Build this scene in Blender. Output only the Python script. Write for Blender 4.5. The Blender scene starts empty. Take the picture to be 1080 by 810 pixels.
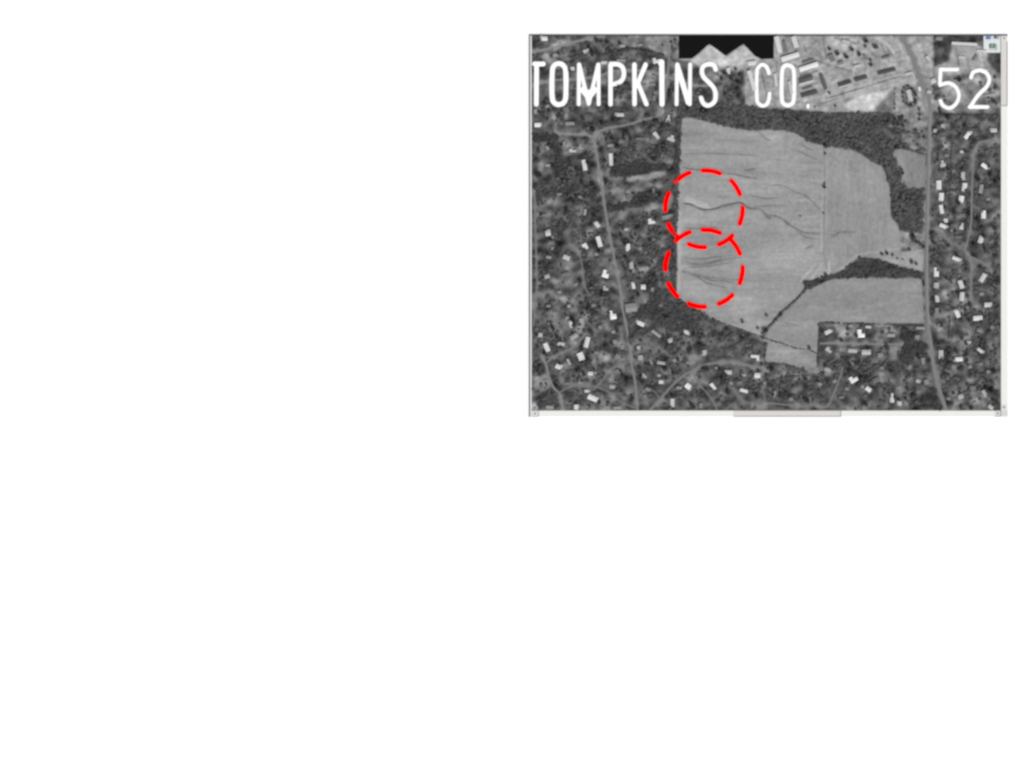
import bpy, bmesh, math, random
import numpy as np
from mathutils import Vector, noise
random.seed(7)
scene = bpy.context.scene
COL = scene.collection

# ------------------------------------------------------------------ camera
S = 2.0                                  # metres of ground per picture unit
def X(x): return S*(x-540.0)
def Y(y): return S*(405.0-y)
CAM_H = 6000.0
cd = bpy.data.cameras.new('camera'); cam = bpy.data.objects.new('camera', cd); COL.objects.link(cam)
cam.location = (0, 0, CAM_H); cam.rotation_euler = (0, 0, 0)
cd.sensor_width = 36.0; cd.lens = 36.0*CAM_H/2160.0
cd.clip_start = 10.0; cd.clip_end = 60000.0
scene.camera = cam

# ------------------------------------------------------------------ light
EL = math.radians(50); AZ = math.radians(158)      # compass bearing of the sun: south-south-east
world = bpy.data.worlds.new('World'); scene.world = world; world.use_nodes = True
nt = world.node_tree; bg = nt.nodes['Background']
sky = nt.nodes.new('ShaderNodeTexSky'); sky.sky_type = 'NISHITA'; sky.sun_disc = False
sky.sun_elevation = EL; sky.sun_rotation = AZ
hs = nt.nodes.new('ShaderNodeHueSaturation'); hs.inputs['Saturation'].default_value = 0.12   # thin white overcast veil
nt.links.new(sky.outputs[0], hs.inputs['Color']); nt.links.new(hs.outputs[0], bg.inputs[0])
bg.inputs[1].default_value = 0.125
sd = bpy.data.lights.new('sun', 'SUN'); sun = bpy.data.objects.new('sun', sd); COL.objects.link(sun)
sd.energy = 3.5; sd.angle = math.radians(0.6); sd.color = (1.0, 0.985, 0.965)
dirv = Vector((math.sin(AZ)*math.cos(EL), math.cos(AZ)*math.cos(EL), math.sin(EL)))
sun.rotation_euler = dirv.to_track_quat('Z', 'Y').to_euler()
scene.view_settings.view_transform = 'Standard'; scene.view_settings.look = 'None'
scene.view_settings.gamma = 1.0; scene.view_settings.use_curve_mapping = False
scene.view_settings.exposure = 0.0
scene.render.engine = 'CYCLES'
scene.cycles.filter_width = 2.8
K = 1.30       # what a white horizontal surface returns under this light

# ------------------------------------------------------------------ materials
def lin(g):
    c = g/255.0
    return c/12.92 if c <= 0.04045 else ((c+0.055)/1.055)**2.4
_m = {}
def M(g, amp=0.0, size=30.0, kind='flat', tint=None, stretch=(1, 1, 1)):
    key = (g, amp, size, kind, tint, stretch)
    if key in _m: return _m[key]
    a = min(0.92, lin(g)/K)
    base = (a, a, a) if not tint else tuple(min(0.92, a*t) for t in tint)
    m = bpy.data.materials.new('surface'); m.use_nodes = True
    n = m.node_tree; p = n.nodes['Principled BSDF']
    p.inputs['Base Color'].default_value = (*base, 1); p.inputs['Roughness'].default_value = 0.95
    p.inputs['Specular IOR Level'].default_value = 0.02
    if kind == 'flat' and amp == 0:
        _m[key] = m; return m
    attr = None
    if kind in ('tland', 'tfield', 'tyard'):
        attr = n.nodes.new('ShaderNodeAttribute'); attr.attribute_name = 'tone'
    def math_(op, a_, b_):
        q = n.nodes.new('ShaderNodeMath'); q.operation = op
        for i, v in enumerate((a_, b_)):
            if isinstance(v, (int, float)): q.inputs[i].default_value = v
            else: n.links.new(v, q.inputs[i])
        return q.outputs[0]
    tc = n.nodes.new('ShaderNodeTexCoord'); mp = n.nodes.new('ShaderNodeMapping')
    mp.inputs['Scale'].default_value = stretch
    n.links.new(tc.outputs['Object'], mp.inputs[0])
    def nz(scale, detail, rough=0.6, dist=0.0):
        t = n.nodes.new('ShaderNodeTexNoise'); t.inputs['Scale'].default_value = scale
        t.inputs['Detail'].default_value = detail; t.inputs['Roughness'].default_value = rough
        t.inputs['Distortion'].default_value = dist
        n.links.new(mp.outputs[0], t.inputs['Vector']); return math_('SUBTRACT', t.outputs[0], 0.5)
    if kind == 'flat':
        f = math_('ADD', math_('MULTIPLY', nz(1/size, 3.5, 0.65, 0.4), 2.6*amp), 1.0)
    elif kind in ('land', 'tland', 'tyard'):           # lawns, beds, worn ground between houses
        big = math_('MULTIPLY', nz(1/70.0, 2, 0.5), 0.9*amp)
        mid = math_('MULTIPLY', nz(1/13.0, 2.5, 0.6, 0.8), 3.4*amp)
        f = math_('ADD', math_('ADD', big, mid), 1.0)
    elif kind == 'tfield':          # ploughed streaks + broad soil tone + fine grain
        t2 = n.nodes.new('ShaderNodeTexNoise'); t2.inputs['Scale'].default_value = 1/160.0; t2.inputs['Detail'].default_value = 3
        n.links.new(tc.outputs['Object'], t2.inputs['Vector'])
        t3 = n.nodes.new('ShaderNodeTexNoise'); t3.inputs['Scale'].default_value = 1/6.0; t3.inputs['Detail'].default_value = 1
        n.links.new(tc.outputs['Object'], t3.inputs['Vector'])
        f = math_('ADD', math_('MULTIPLY', nz(1/size, 3, 0.6), 2.6*amp), 1.0)
        f = math_('ADD', f, math_('MULTIPLY', math_('SUBTRACT', t2.outputs[0], 0.5), 2.2*amp))
        f = math_('ADD', f, math_('MULTIPLY', math_('SUBTRACT', t3.outputs[0], 0.5), 1.5*amp))
    elif kind in ('leaf_obj', 'leaf_isl'):
        if kind == 'leaf_obj':
            r = n.nodes.new('ShaderNodeObjectInfo').outputs['Random']
        else:
            r = n.nodes.new('ShaderNodeNewGeometry').outputs['Random Per Island']
        f = math_('ADD', math_('MULTIPLY', math_('SUBTRACT', r, 0.45), 2*amp), 1.0)
        f = math_('ADD', f, math_('MULTIPLY', nz(1/size, 2), amp if kind == 'leaf_obj' else amp*5))
    f = math_('MAXIMUM', f, 0.25)
    mx = n.nodes.new('ShaderNodeVectorMath'); mx.operation = 'SCALE'
    mx.inputs[0].default_value = base
    if attr: n.links.new(attr.outputs['Color'], mx.inputs[0])
    n.links.new(f, mx.inputs['Scale'])
    n.links.new(mx.outputs[0], p.inputs['Base Color'])
    _m[key] = m; return m

# ------------------------------------------------------------------ helpers
def link(name, verts, faces, mat, parent=None, loc=None, rz=0.0):
    me = bpy.data.meshes.new(name); me.from_pydata(verts, [], faces); me.update()
    if mat: me.materials.append(mat)
    o = bpy.data.objects.new(name, me); COL.objects.link(o)
    if parent: o.parent = parent
    if loc: o.location = loc
    o.rotation_euler[2] = rz
    return o
def tag(o, label, cat, group=None, kind=None):
    o['label'] = label
    o['category'] = cat
    if group: o['group'] = group
    if kind: o['kind'] = kind
    return o
def empty(name, x, y, z, rz=0.0):
    o = bpy.data.objects.new(name, None); COL.objects.link(o)
    o.location = (X(x), Y(y), z); o.rotation_euler[2] = rz; o.empty_display_size = 2
    return o
ZG = 1.50
_z = [ZG+0.04]
def nextz():
    _z[0] += 0.012
    return _z[0]
def struct(o): o['kind'] = 'structure'; return o
def smooth(poly, it=1):
    for _ in range(it):
        q = []
        for i in range(len(poly)):
            a, b = poly[i], poly[(i+1) % len(poly)]
            q += [(a[0]*.75+b[0]*.25, a[1]*.75+b[1]*.25), (a[0]*.25+b[0]*.75, a[1]*.25+b[1]*.75)]
        poly = q
    return poly
def sheet(name, poly, mat, it=0, z=None, jit=0.0):
    poly = smooth(poly, it)
    if jit:
        poly = [(x+random.uniform(-jit, jit), y+random.uniform(-jit, jit)) for x, y in poly]
    z = z or nextz()
    bm = bmesh.new(); vs = [bm.verts.new((X(x), Y(y), z)) for x, y in poly]
    es = [bm.edges.new((vs[i], vs[(i+1) % len(vs)])) for i in range(len(vs))]
    bmesh.ops.triangle_fill(bm, edges=es, use_beauty=True)
    for f in bm.faces:
        f.normal_update()
        if f.normal.z < 0: f.normal_flip()
    me = bpy.data.meshes.new(name); bm.to_mesh(me); bm.free(); me.materials.append(mat)
    o = bpy.data.objects.new(name, me); COL.objects.link(o)
    return struct(o)
def catmull(pts, n=5):
    if len(pts) < 3: return pts
    out = []
    P = [pts[0]]+list(pts)+[pts[-1]]
    for i in range(1, len(P)-2):
        p0, p1, p2, p3 = P[i-1], P[i], P[i+1], P[i+2]
        for k in range(n):
            t = k/n
            out.append(tuple(0.5*((2*p1[c])+(-p0[c]+p2[c])*t+(2*p0[c]-5*p1[c]+4*p2[c]-p3[c])*t*t+(-p0[c]+3*p1[c]-3*p2[c]+p3[c])*t**3) for c in (0, 1)))
    out.append(tuple(pts[-1])); return out
def ribbon(name, pts, w, mat, sm=True, taper=False, z=None):
    if sm: pts = catmull(pts)
    z = z or nextz(); v = []; f = []
    n = len(pts)
    for i, p in enumerate(pts):
        a = pts[max(0, i-1)]; b = pts[min(n-1, i+1)]
        dx, dy = b[0]-a[0], b[1]-a[1]; L = math.hypot(dx, dy) or 1
        ww = w/2*(0.9+0.2*noise.noise(Vector((p[0]*.2, p[1]*.2, 3))))
        if taper: ww *= max(0.12, math.sin(math.pi*(i+0.5)/n))**0.6
        nx, ny = -dy/L*ww, dx/L*ww
        v += [(X(p[0]+nx), Y(p[1]+ny), z), (X(p[0]-nx), Y(p[1]-ny), z)]
        if i: f.append((2*i-2, 2*i-1, 2*i+1, 2*i))
    return struct(link(name, v, f, mat))
def box(v, f, x0, x1, y0, y1, z0, z1):
    b = len(v)
    v += [(x0, y0, z0), (x1, y0, z0), (x1, y1, z0), (x0, y1, z0), (x0, y0, z1), (x1, y0, z1), (x1, y1, z1), (x0, y1, z1)]
    f += [(b, b+3, b+2, b+1), (b+4, b+5, b+6, b+7), (b, b+1, b+5, b+4), (b+1, b+2, b+6, b+5), (b+2, b+3, b+7, b+6), (b+3, b, b+4, b+7)]

# ------------------------------------------------------------------ the white page and the land
struct(link('ground', [(-25000, -25000, 0), (25000, -25000, 0), (25000, 25000, 0), (-25000, 25000, 0)], [(0, 1, 2, 3)], M(255)))
LX0, LX1, LY0, LY1 = 560.6, 1055.4, 37.6, 432.8
PX0, PY0, RS = 560.0, 37.0, 2
TW, TH_ = 496*RS, 397*RS
TONE = np.full((TH_, TW), 91.0); HGT = np.zeros((TH_, TW))
def gk(sig):
    r = max(1, int(3*sig*RS)); k = np.exp(-0.5*(np.arange(-r, r+1)/(sig*RS))**2); return k/k.sum(), r
def soften(m, sig):
    k, r = gk(sig)
    m = np.apply_along_axis(lambda q: np.convolve(q, k, 'same'), 0, m)
    return np.apply_along_axis(lambda q: np.convolve(q, k, 'same'), 1, m)
def window(xs, ys, pad):
    i0 = max(0, int((min(xs)-pad-PX0)*RS)); i1 = min(TW, int((max(xs)+pad-PX0)*RS)+1)
    j0 = max(0, int((min(ys)-pad-PY0)*RS)); j1 = min(TH_, int((max(ys)+pad-PY0)*RS)+1)
    return i0, i1, j0, j1
def polymask(poly, i0, i1, j0, j1):
    gx = PX0+(np.arange(i0, i1)+.5)/RS; gy = PY0+(np.arange(j0, j1)+.5)/RS
    GX, GY = np.meshgrid(gx, gy); c = np.zeros(GX.shape, bool); j = len(poly)-1
    for i in range(len(poly)):
        (xi, yi), (xj, yj) = poly[i], poly[j]
        if yi != yj: c ^= ((yi > GY) != (yj > GY)) & (GX < (xj-xi)*(GY-yi)/(yj-yi)+xi)
        j = i
    return c
def paint(poly, g, sig=0.8, it=0):
    """soil or ground colour of a patch, with a soft margin"""
    poly = smooth(poly, it); w = window([p[0] for p in poly], [p[1] for p in poly], 3*sig+1)
    a = soften(polymask(poly, *w).astype(float), sig)
    T = TONE[w[2]:w[3], w[0]:w[1]]; T += (g-T)*a
def paint_line(pts, wd, g, sig=0.5, taper=True, depth=0.0):
    pts = catmull(pts); w = window([p[0] for p in pts], [p[1] for p in pts], wd+4)
    gx = PX0+(np.arange(w[0], w[1])+.5)/RS; gy = PY0+(np.arange(w[2], w[3])+.5)/RS
    GX, GY = np.meshgrid(gx, gy); a = np.zeros(GX.shape); hh = np.zeros(GX.shape); n = len(pts)
    for i in range(n-1):
        (x0, y0), (x1, y1) = pts[i], pts[i+1]; L2 = (x1-x0)**2+(y1-y0)**2 or 1e-6
        t = np.clip(((GX-x0)*(x1-x0)+(GY-y0)*(y1-y0))/L2, 0, 1)
        d = np.hypot(GX-x0-t*(x1-x0), GY-y0-t*(y1-y0))
        k = max(.15, math.sin(math.pi*(i+.7)/n))**.5 if taper else 1
        k *= 0.75+0.5*(noise.noise(Vector((x0*.35, y0*.35, 9)))+.5)
        a = np.maximum(a, np.clip(k, 0, 1)*np.exp(-(d/(wd*.5*max(k, .5)+sig))**2*1.1))
        hh = np.maximum(hh, k*np.exp(-(d/(wd*.6+.6))**2))
    T = TONE[w[2]:w[3], w[0]:w[1]]; T += (g-T)*np.clip(a*1.1, 0, 1)
    if depth: HGT[w[2]:w[3], w[0]:w[1]] -= depth*hh

# woodland floors, yards, lots, painted glare under the notch
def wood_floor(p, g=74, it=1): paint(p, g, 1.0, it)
def lot(p, g=155, amp=0.16, size=16, it=0, name='lot'): paint(p, g, 1.1 if g < 180 else 0.8, it)

lot([(782, 38), (985, 38), (985, 100), (984, 121), (940, 119), (870, 118), (843, 116), (786, 112), (784, 60)], 160, 0.15, 22)
lot([(628, 38), (716, 38), (716, 62), (700, 62), (700, 50), (664, 45), (645, 54), (634, 57), (624, 44)], 112, 0.2)
lot([(668, 38.5), (716, 38.5), (716, 84), (706, 84), (700, 60), (684, 50), (668, 48)], 128, 0.16)
lot([(716, 59), (784, 59), (790, 66), (784, 76), (763, 72), (752, 68), (742, 76), (730, 64), (716, 64)], 168, 0.1, 20, 1)  # no lot: glare fanning out below the notch, painted into the ground tone
lot([(730, 64), (745, 47), (751, 47), (766, 60), (781, 47), (788, 50), (800, 64), (784, 69), (742, 72)], 188, 0.08, 20)  # brighter core of the painted glare, reaching up into the notch peaks
lot([(736, 70), (752, 68), (764, 72), (764, 108), (748, 108), (757, 96), (740, 84)], 112, 0.24, 14, 1)
lot([(985, 38.5), (1003, 38.5), (1003, 60), (996, 68), (985, 71)], 70, 0.25)
lot([(1003, 38.5), (1037, 38.5), (1055, 55), (1055, 78), (1042, 66), (1040, 52), (1003, 50)], 78, 0.25)
lot([(1004, 47), (1032, 48), (1040, 54), (1044, 70), (1020, 82), (985, 82), (985, 70), (1000, 66)], 158, 0.2, 12)
lot([(985, 78), (1020, 78), (1044, 70), (1055, 78), (1055, 119), (984, 119)], 126, 0.28, 14)
lot([(887, 110), (915, 99), (942, 93), (941, 100), (924, 113), (922, 117), (895, 116)], 192, 0.07, 14)
lot([(942, 93), (942, 118), (922, 117), (925, 112)], 128, 0.1)
lot([(872, 97), (893, 92), (943, 82), (944, 88), (905, 98), (872, 106)], 172, 0.07)
lot([(948, 108), (962, 112), (968, 118), (966, 126), (953, 124), (947, 116)], 150, 0.1, 10, 1)
lot([(872, 38.5), (906, 38.5), (912, 47), (896, 54), (880, 50), (872, 46)], 178, 0.08, 20, 1)
lot([(943, 118), (976, 118), (977, 150), (950, 150)], 118, 0.35, 9)
LAWNS = []
# pale yards left (x, y, w, h, grey)
for (x, y, w, h, g) in [(586, 123, 10, 10, 124), (597, 123, 5, 8, 118), (617, 154, 16, 14, 98), (570, 176, 8, 12, 112), (583, 168, 7, 9, 112),
        (600, 158, 14, 16, 102), (577, 152, 14, 12, 100), (655, 149, 9, 8, 112), (675, 164, 14, 9, 100), (641, 266, 10, 7, 118),
        (621, 269, 8, 7, 112), (679, 284, 12, 6, 118), (595, 316, 9, 8, 118), (600, 301, 18, 12, 96), (680, 319, 8, 6, 115),
        (578, 224, 13, 10, 100), (610, 222, 12, 13, 100), (574, 214, 12, 8, 92), (613, 345, 8, 18, 112), (632, 338, 16, 16, 96),
        (646, 402, 8, 16, 118), (715, 409, 10, 5, 130), (731, 378, 12, 12, 108), (727, 396, 14, 12, 110), (742, 372, 10, 8, 98),
        (720, 345, 20, 7, 98), (742, 352, 10, 24, 86), (762, 366, 24, 14, 92), (824, 395, 17, 9, 98), (840, 398, 12, 8, 112),
        (942, 372, 11, 18, 122), (935, 351, 24, 12, 112), (890, 350, 24, 16, 100), (888, 372, 20, 10, 98), (872, 394, 12, 10, 118),
        (900, 384, 14, 8, 86), (955, 402, 18, 10, 92), (930, 400, 14, 16, 98), (1010, 389, 12, 9, 122), (990, 388, 12, 12, 96),
        (998, 152, 10, 7, 114), (1000, 128, 20, 12, 100), (1034, 130, 14, 12, 98), (1008, 226, 24, 16, 90), (1000, 300, 20, 18, 92),
        (1003, 296, 12, 8, 110), (990, 345, 14, 12, 98), (1003, 358, 20, 8, 98), (1032, 352, 14, 8, 104), (1025, 398, 12, 14, 100),
        (1012, 424, 16, 10, 108), (1036, 422, 18, 14, 104), (1038, 384, 16, 10, 100), (1042, 398, 14, 10, 98), (948, 413, 12, 12, 100),
        (915, 424, 10, 12, 110), (882, 420, 10, 8, 104), (858, 390, 22, 8, 118), (835, 412, 12, 8, 96), (795, 427, 12, 6, 104),
        (748, 396, 12, 8, 98), (760, 420, 10, 12, 100), (690, 395, 12, 9, 90), (680, 410, 14, 12, 98), (684, 425, 8, 9, 100),
        (696, 368, 12, 8, 88), (638, 376, 14, 12, 102), (625, 378, 10, 12, 98), (590, 398, 12, 14, 88), (602, 421, 10, 10, 90),
        (640, 128, 10, 8, 92), (672, 118, 18, 10, 104), (655, 104, 14, 18, 96), (620, 100, 14, 10, 88), (600, 108, 12, 10, 92), (586, 76, 5, 24, 98),
        (575, 62, 14, 10, 96), (596, 46, 20, 8, 98), (648, 44, 8, 12, 108), (685, 84, 16, 14, 108), (584, 92, 5, 12, 96)]:
    n = 9; ph = random.random()*6
    poly = [(x+w*.5*math.cos(2*math.pi*k/n+ph)*random.uniform(.75, 1.1), y+h*.5*math.sin(2*math.pi*k/n+ph)*random.uniform(.75, 1.1)) for k in range(n)]
    paint(poly, g+12, 0.9, 1); LAWNS.append((x, y, w, h))
lot([(660, 187), (675, 184), (701, 179.5), (704.5, 184.5), (695, 187), (684.5, 190), (672, 190), (662, 193)], 152, 0.12, 8, 1, 'lawn')
lot([(563, 393), (573, 391), (577, 399), (582, 407), (570, 416), (563, 410)], 138, 0.35, 6, 0, 'lawn')
lot([(561, 424), (565, 426), (569, 432.5), (561, 432.5)], 155, 0.1, 8, 0, 'lawn')
lot([(643, 228), (665, 221), (690, 214.5), (708, 213), (708, 220), (690, 221), (668, 227), (643, 235)], 122, 0.12, 9, 0, 'lawn')

# dark woods
W_NORTH = [(716, 112), (735, 109), (760, 108.5), (800, 114), (843, 118), (870, 120), (932, 120), (936, 129), (931, 140), (937, 149), (948, 150), (956, 153), (944, 155.5), (940, 161),
           (944, 168), (951, 183), (955, 198), (975, 199), (974, 240), (966, 246), (950, 243), (940, 229), (938.5, 199), (934, 184), (930, 175), (918.5, 170), (906.7, 161.5), (899, 158), (868, 154),
           (855.6, 151), (838, 139.8), (830, 138), (809.6, 136.9), (790.4, 138), (759, 131.6), (730, 124.4), (719, 124), (718, 170), (715, 220), (713.5, 315), (719, 317), (744, 331), (748, 336), (738, 338), (722, 336),
           (712, 330), (704, 318), (708, 300), (706, 250), (709, 215), (711, 150), (712, 130)]
W_BAND = [(843, 296), (848, 295), (856, 298), (860, 295), (875, 289.5), (888, 287), (897, 278), (905, 274), (905, 270.5), (915, 270.5), (918, 273), (929, 274), (945, 281), (960, 284), (972, 288.5), (972, 293.5),
          (929, 292.5), (900, 293), (876, 294.5), (862, 301), (851, 305), (846, 302)]
W_SW = [(682, 300), (704, 306), (716, 330), (740, 340), (736, 346), (712, 352), (700, 345), (686, 338), (668, 333), (676, 322), (686, 318), (684, 308)]
W_E = [(951, 346), (962, 346), (963, 357), (978, 364), (977, 376), (968, 372), (960, 384), (950, 382), (950, 366), (955, 361), (950, 357)]
W_SE = [(985, 412), (991, 420), (995, 432.5), (968, 432.5), (974, 418)]
W_A = [(643, 177), (660, 172), (672, 168), (688, 174), (702, 173), (704, 179), (684, 181), (662, 187), (645, 187)]
W_B = [(640, 217), (664, 213), (672, 204), (686, 203), (700, 210), (688, 212), (668, 219), (642, 223)]
W_C = [(562, 141), (588, 141), (589, 146), (586, 152), (592, 165), (590, 184), (586, 184), (584, 150), (562, 150)]
W_D = [(561, 202), (590, 197), (608, 190), (612, 200), (600, 205), (588, 208), (575, 210), (562, 210)]
W_F = [(765, 341), (795, 353), (806, 362), (806, 372), (800, 374), (790, 368), (775, 360), (760, 352)]
WOODS = [W_NORTH, W_BAND, W_SW, W_E, W_SE, W_A, W_B, W_C, W_D]
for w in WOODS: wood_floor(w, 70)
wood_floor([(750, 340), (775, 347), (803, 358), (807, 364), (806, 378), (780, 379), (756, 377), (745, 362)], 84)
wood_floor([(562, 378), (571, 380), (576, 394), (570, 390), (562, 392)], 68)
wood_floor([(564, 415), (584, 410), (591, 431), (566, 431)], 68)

for (x0, y0, x1, y1, w_, g_) in [(872, 104, 950, 80, 1.0, 120), (844, 80, 862, 75, 1.2, 105), (843, 93, 862, 87.5, 1.0, 108), (866, 74, 874, 98, 1.0, 185), (858, 72, 880, 66, 1.0, 182), (880, 40, 905, 47, 1.2, 130), (880, 70, 902, 76, 1.0, 120), (902, 52, 900, 80, 1.2, 182),
        (868, 42, 872, 62, 1.0, 128), (846, 42, 850, 55, 1.0, 132), (852, 60, 876, 70, 1.0, 130), (905, 44, 925, 60, 1.2, 130), (925, 60, 945, 56, 1.2, 132), (929, 46, 938, 66, 1.4, 128), (940, 38, 958, 62, 1.4, 180), (946, 38, 962, 60, 1.0, 128), (915, 74, 945, 68, 1.0, 180),
        (960, 40, 972, 70, 1.0, 180), (972, 40, 976, 62, 1.0, 135), (826, 42, 832, 60, 1.0, 125), (830, 66, 840, 70, 1.2, 118), (820, 66, 818, 78, 1.2, 125), (803, 76, 808, 98, 1.2, 120), (797, 70, 810, 72, 1.0, 125), (880, 84, 900, 90, 1.0, 185), (848, 106, 880, 98, 1.4, 178), (862, 110, 886, 104, 1.2, 130), (820, 104, 842, 108, 1.2, 128),
        (1008, 52, 1012, 72, 1.4, 130), (1016, 52, 1022, 70, 1.4, 132), (1024, 58, 1034, 66, 1.6, 135), (1032, 50, 1036, 70, 1.2, 178), (1000, 70, 1042, 74, 1.2, 178), (1010, 88, 1030, 84, 1.2, 150), (1030, 102, 1054, 98, 1.6, 150), (1012, 108, 1030, 110, 1.4, 150), (1046, 60, 1050, 72, 2.0, 90), (988, 110, 1010, 116, 1.4, 142),
        (563, 60, 582, 58, 1.4, 110), (590, 62, 614, 56, 1.2, 70), (612, 44, 614, 70, 1.2, 72), (584, 50, 586, 70, 1.0, 104), (668, 76, 670, 112, 1.0, 104), (640, 82, 642, 112, 1.0, 70), (655, 60, 690, 66, 1.0, 108), (680, 60, 682, 76, 1.0, 110), (690, 98, 702, 98, 1.4, 112), (648, 118, 662, 119, 1.6, 112),
        (588, 146, 588, 180, 2.2, 62), (563, 142, 588, 143, 2.4, 62), (600, 170, 602, 186, 2, 66), (608, 146, 606, 160, 1.2, 66), (664, 140, 664, 160, 1.6, 66), (684, 132, 686, 148, 2.2, 62), (660, 132, 662, 142, 2.2, 62)]:
    paint_line([(x0, y0), ((x0+x1)/2, (y0+y1)/2), (x1, y1)], w_, g_, 0.4, False)
lot([(950, 92), (960, 90), (967, 96), (969, 110), (962, 115), (954, 112), (950, 104)], 116, 0, 0, 1)
lot([(955, 95), (960, 94), (963, 101), (963, 108), (958, 107)], 138, 0, 0, 1)
lot([(949, 243), (960, 244), (976, 250), (976, 266), (950, 265)], 124)
lot([(697, 230.5), (711, 226), (711, 228.2), (698, 232.5)], 158, 0, 0, 0, 'lawn')
lot([(644, 199), (664, 198), (690, 193), (704, 193), (704, 197), (688, 199), (664, 203), (644, 205)], 108, 0, 0, 0, 'lawn')
lot([(648, 239), (676, 233), (682, 240), (660, 246), (648, 246)], 104, 0, 0, 1, 'lawn')
NOSHRUB = [[(644, 198), (664, 197), (690, 192), (705, 192), (704, 198), (688, 200), (664, 204), (644, 206)], [(658, 187), (675, 183), (701, 178), (706, 185), (684.5, 191), (662, 195)], [(641, 227), (665, 220), (690, 213.5), (709, 212), (709, 221), (690, 222), (668, 228), (643, 236)], [(696, 229), (712, 225), (712, 229), (698, 234)],
           [(716, 37), (812, 37), (812, 66), (784, 79), (764, 74), (742, 77), (716, 66)], [(664, 187), (641, 187), (640, 191), (660, 190)], [(1003, 46), (1036, 46), (1044, 74), (1000, 84), (985, 80)]]
# ------------------------------------------------------------------ the big field
F_MAIN = [(719, 124), (730, 124.2), (759, 131.4), (790.4, 137.9), (800, 137.5), (809.6, 136.7), (830, 137.8), (838, 139.6), (855.6, 150.7), (869, 153), (869, 246), (869, 272), (874, 289), (862, 294), (846, 296),
          (849, 304), (838, 317), (815, 340), (802, 354.5), (794, 352), (776, 345), (758.5, 339.6), (748, 334.4), (744, 331), (719, 316.7), (713.6, 312), (714, 240), (716, 190)]
F_EAST = [(869, 153.3), (899, 158), (906.7, 161.3), (918.5, 170), (930, 175), (934, 184), (938.5, 199), (939.5, 228), (949.6, 242), (950, 265), (975, 266), (974, 287), (945, 280), (930, 273), (905, 272), (890, 284), (874, 289), (869, 272)]
F_LOW = [(851, 305), (862, 301), (876, 294.5), (900, 293), (972, 293.5), (975, 341), (920, 341), (863.5, 340), (862, 388), (842, 387.5), (825.5, 383), (807.8, 381.7), (806.7, 376), (809, 364), (804, 357), (815, 342), (838, 319)]
F_SM = [(943, 158), (952, 157), (976, 164), (975, 198), (956, 199), (952, 184), (945, 167)]
paint(F_MAIN, 151, 0.6)
paint(F_EAST, 147, 0.6)
paint(F_LOW, 143, 0.6)
paint(F_SM, 136, 0.6)
def soil(p, g, it=2, jit=0.0): paint(p, g, 1.5 if g < 168 else 0.9, it)
soil([(714.5, 224), (719, 222), (718.5, 262), (716.8, 310), (714.2, 311)], 168, 1)
soil([(717.3, 180), (721, 182), (719, 214), (715.6, 212)], 160, 1)
soil([(722, 206), (734, 211), (746, 214), (749, 219), (741, 219.5), (731, 214), (720, 213)], 172)
soil([(720, 281), (729, 281), (728, 284.5), (720, 284)], 172)
soil([(722, 302), (740, 306), (762, 308), (770, 318), (750, 326), (726, 313)], 160)
soil([(760, 309), (792, 310), (800, 322), (790, 334), (772, 332)], 160)
soil([(778, 331), (800, 333), (806, 340), (796, 350), (786, 344), (770, 338)], 162)
soil([(810, 142), (826, 141), (826, 147), (812, 149)], 162)
soil([(796, 187), (830, 190), (862, 197), (862, 200), (830, 197), (800, 192)], 164)
soil([(756, 183), (790, 189), (796, 193), (780, 191), (756, 187)], 162)
soil([(720, 225), (760, 223), (778, 217), (778, 226), (740, 235), (720, 236)], 160)
soil([(880, 345), (900, 330), (920, 336), (900, 341), (880, 341)], 152)
soil([(822, 366), (850, 372), (858, 382), (845, 385), (812, 377)], 153)
soil([(800, 252), (850, 250), (862, 270), (840, 292), (806, 290)], 157, 2)
soil([(952, 265), (974, 267), (974, 284), (950, 278)], 160, 1)
soil([(946, 160), (952, 170), (955, 190), (952, 196), (949, 182)], 160, 1)
soil([(863, 283), (874, 284), (875, 290), (860, 294)], 160, 1)
def damp(p, g=136): paint(p, g+2, 1.5, 2)
damp([(720, 161), (760, 159.5), (800, 163), (798, 166), (760, 165), (722, 164.5)], 142)
damp([(760, 217), (775, 213), (782, 216), (770, 221), (756, 222)], 140)
damp([(722, 238), (760, 239), (768, 241), (744, 243.5), (722, 242)], 136)
damp([(724, 243), (745, 246), (762, 252), (748, 258), (722, 255)], 138)
damp([(719, 268), (745, 272), (775, 268), (783, 272), (764, 278), (740, 281), (719, 278)], 136)
damp([(719, 284), (735, 287), (752, 292), (775, 293), (778, 298), (752, 299), (738, 296), (720, 290)], 138)
damp([(840, 185.5), (854, 185.5), (856, 188.5), (840, 188)], 138)
damp([(895, 178), (906, 179), (906, 183), (896, 182)], 139)
damp([(891, 213), (912, 213), (912, 216), (892, 216.5)], 136)
damp([(880, 243), (902, 243), (903, 246), (880, 248)], 136)
damp([(882, 200), (888, 200), (887, 218), (882, 218)], 142)
damp([(908, 224), (916, 224), (918, 236), (908, 238)], 143)
damp([(826, 143), (831, 143), (832, 150), (828, 150)], 135)
damp([(868, 325), (884, 328), (890, 334), (870, 336)], 141)
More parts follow.
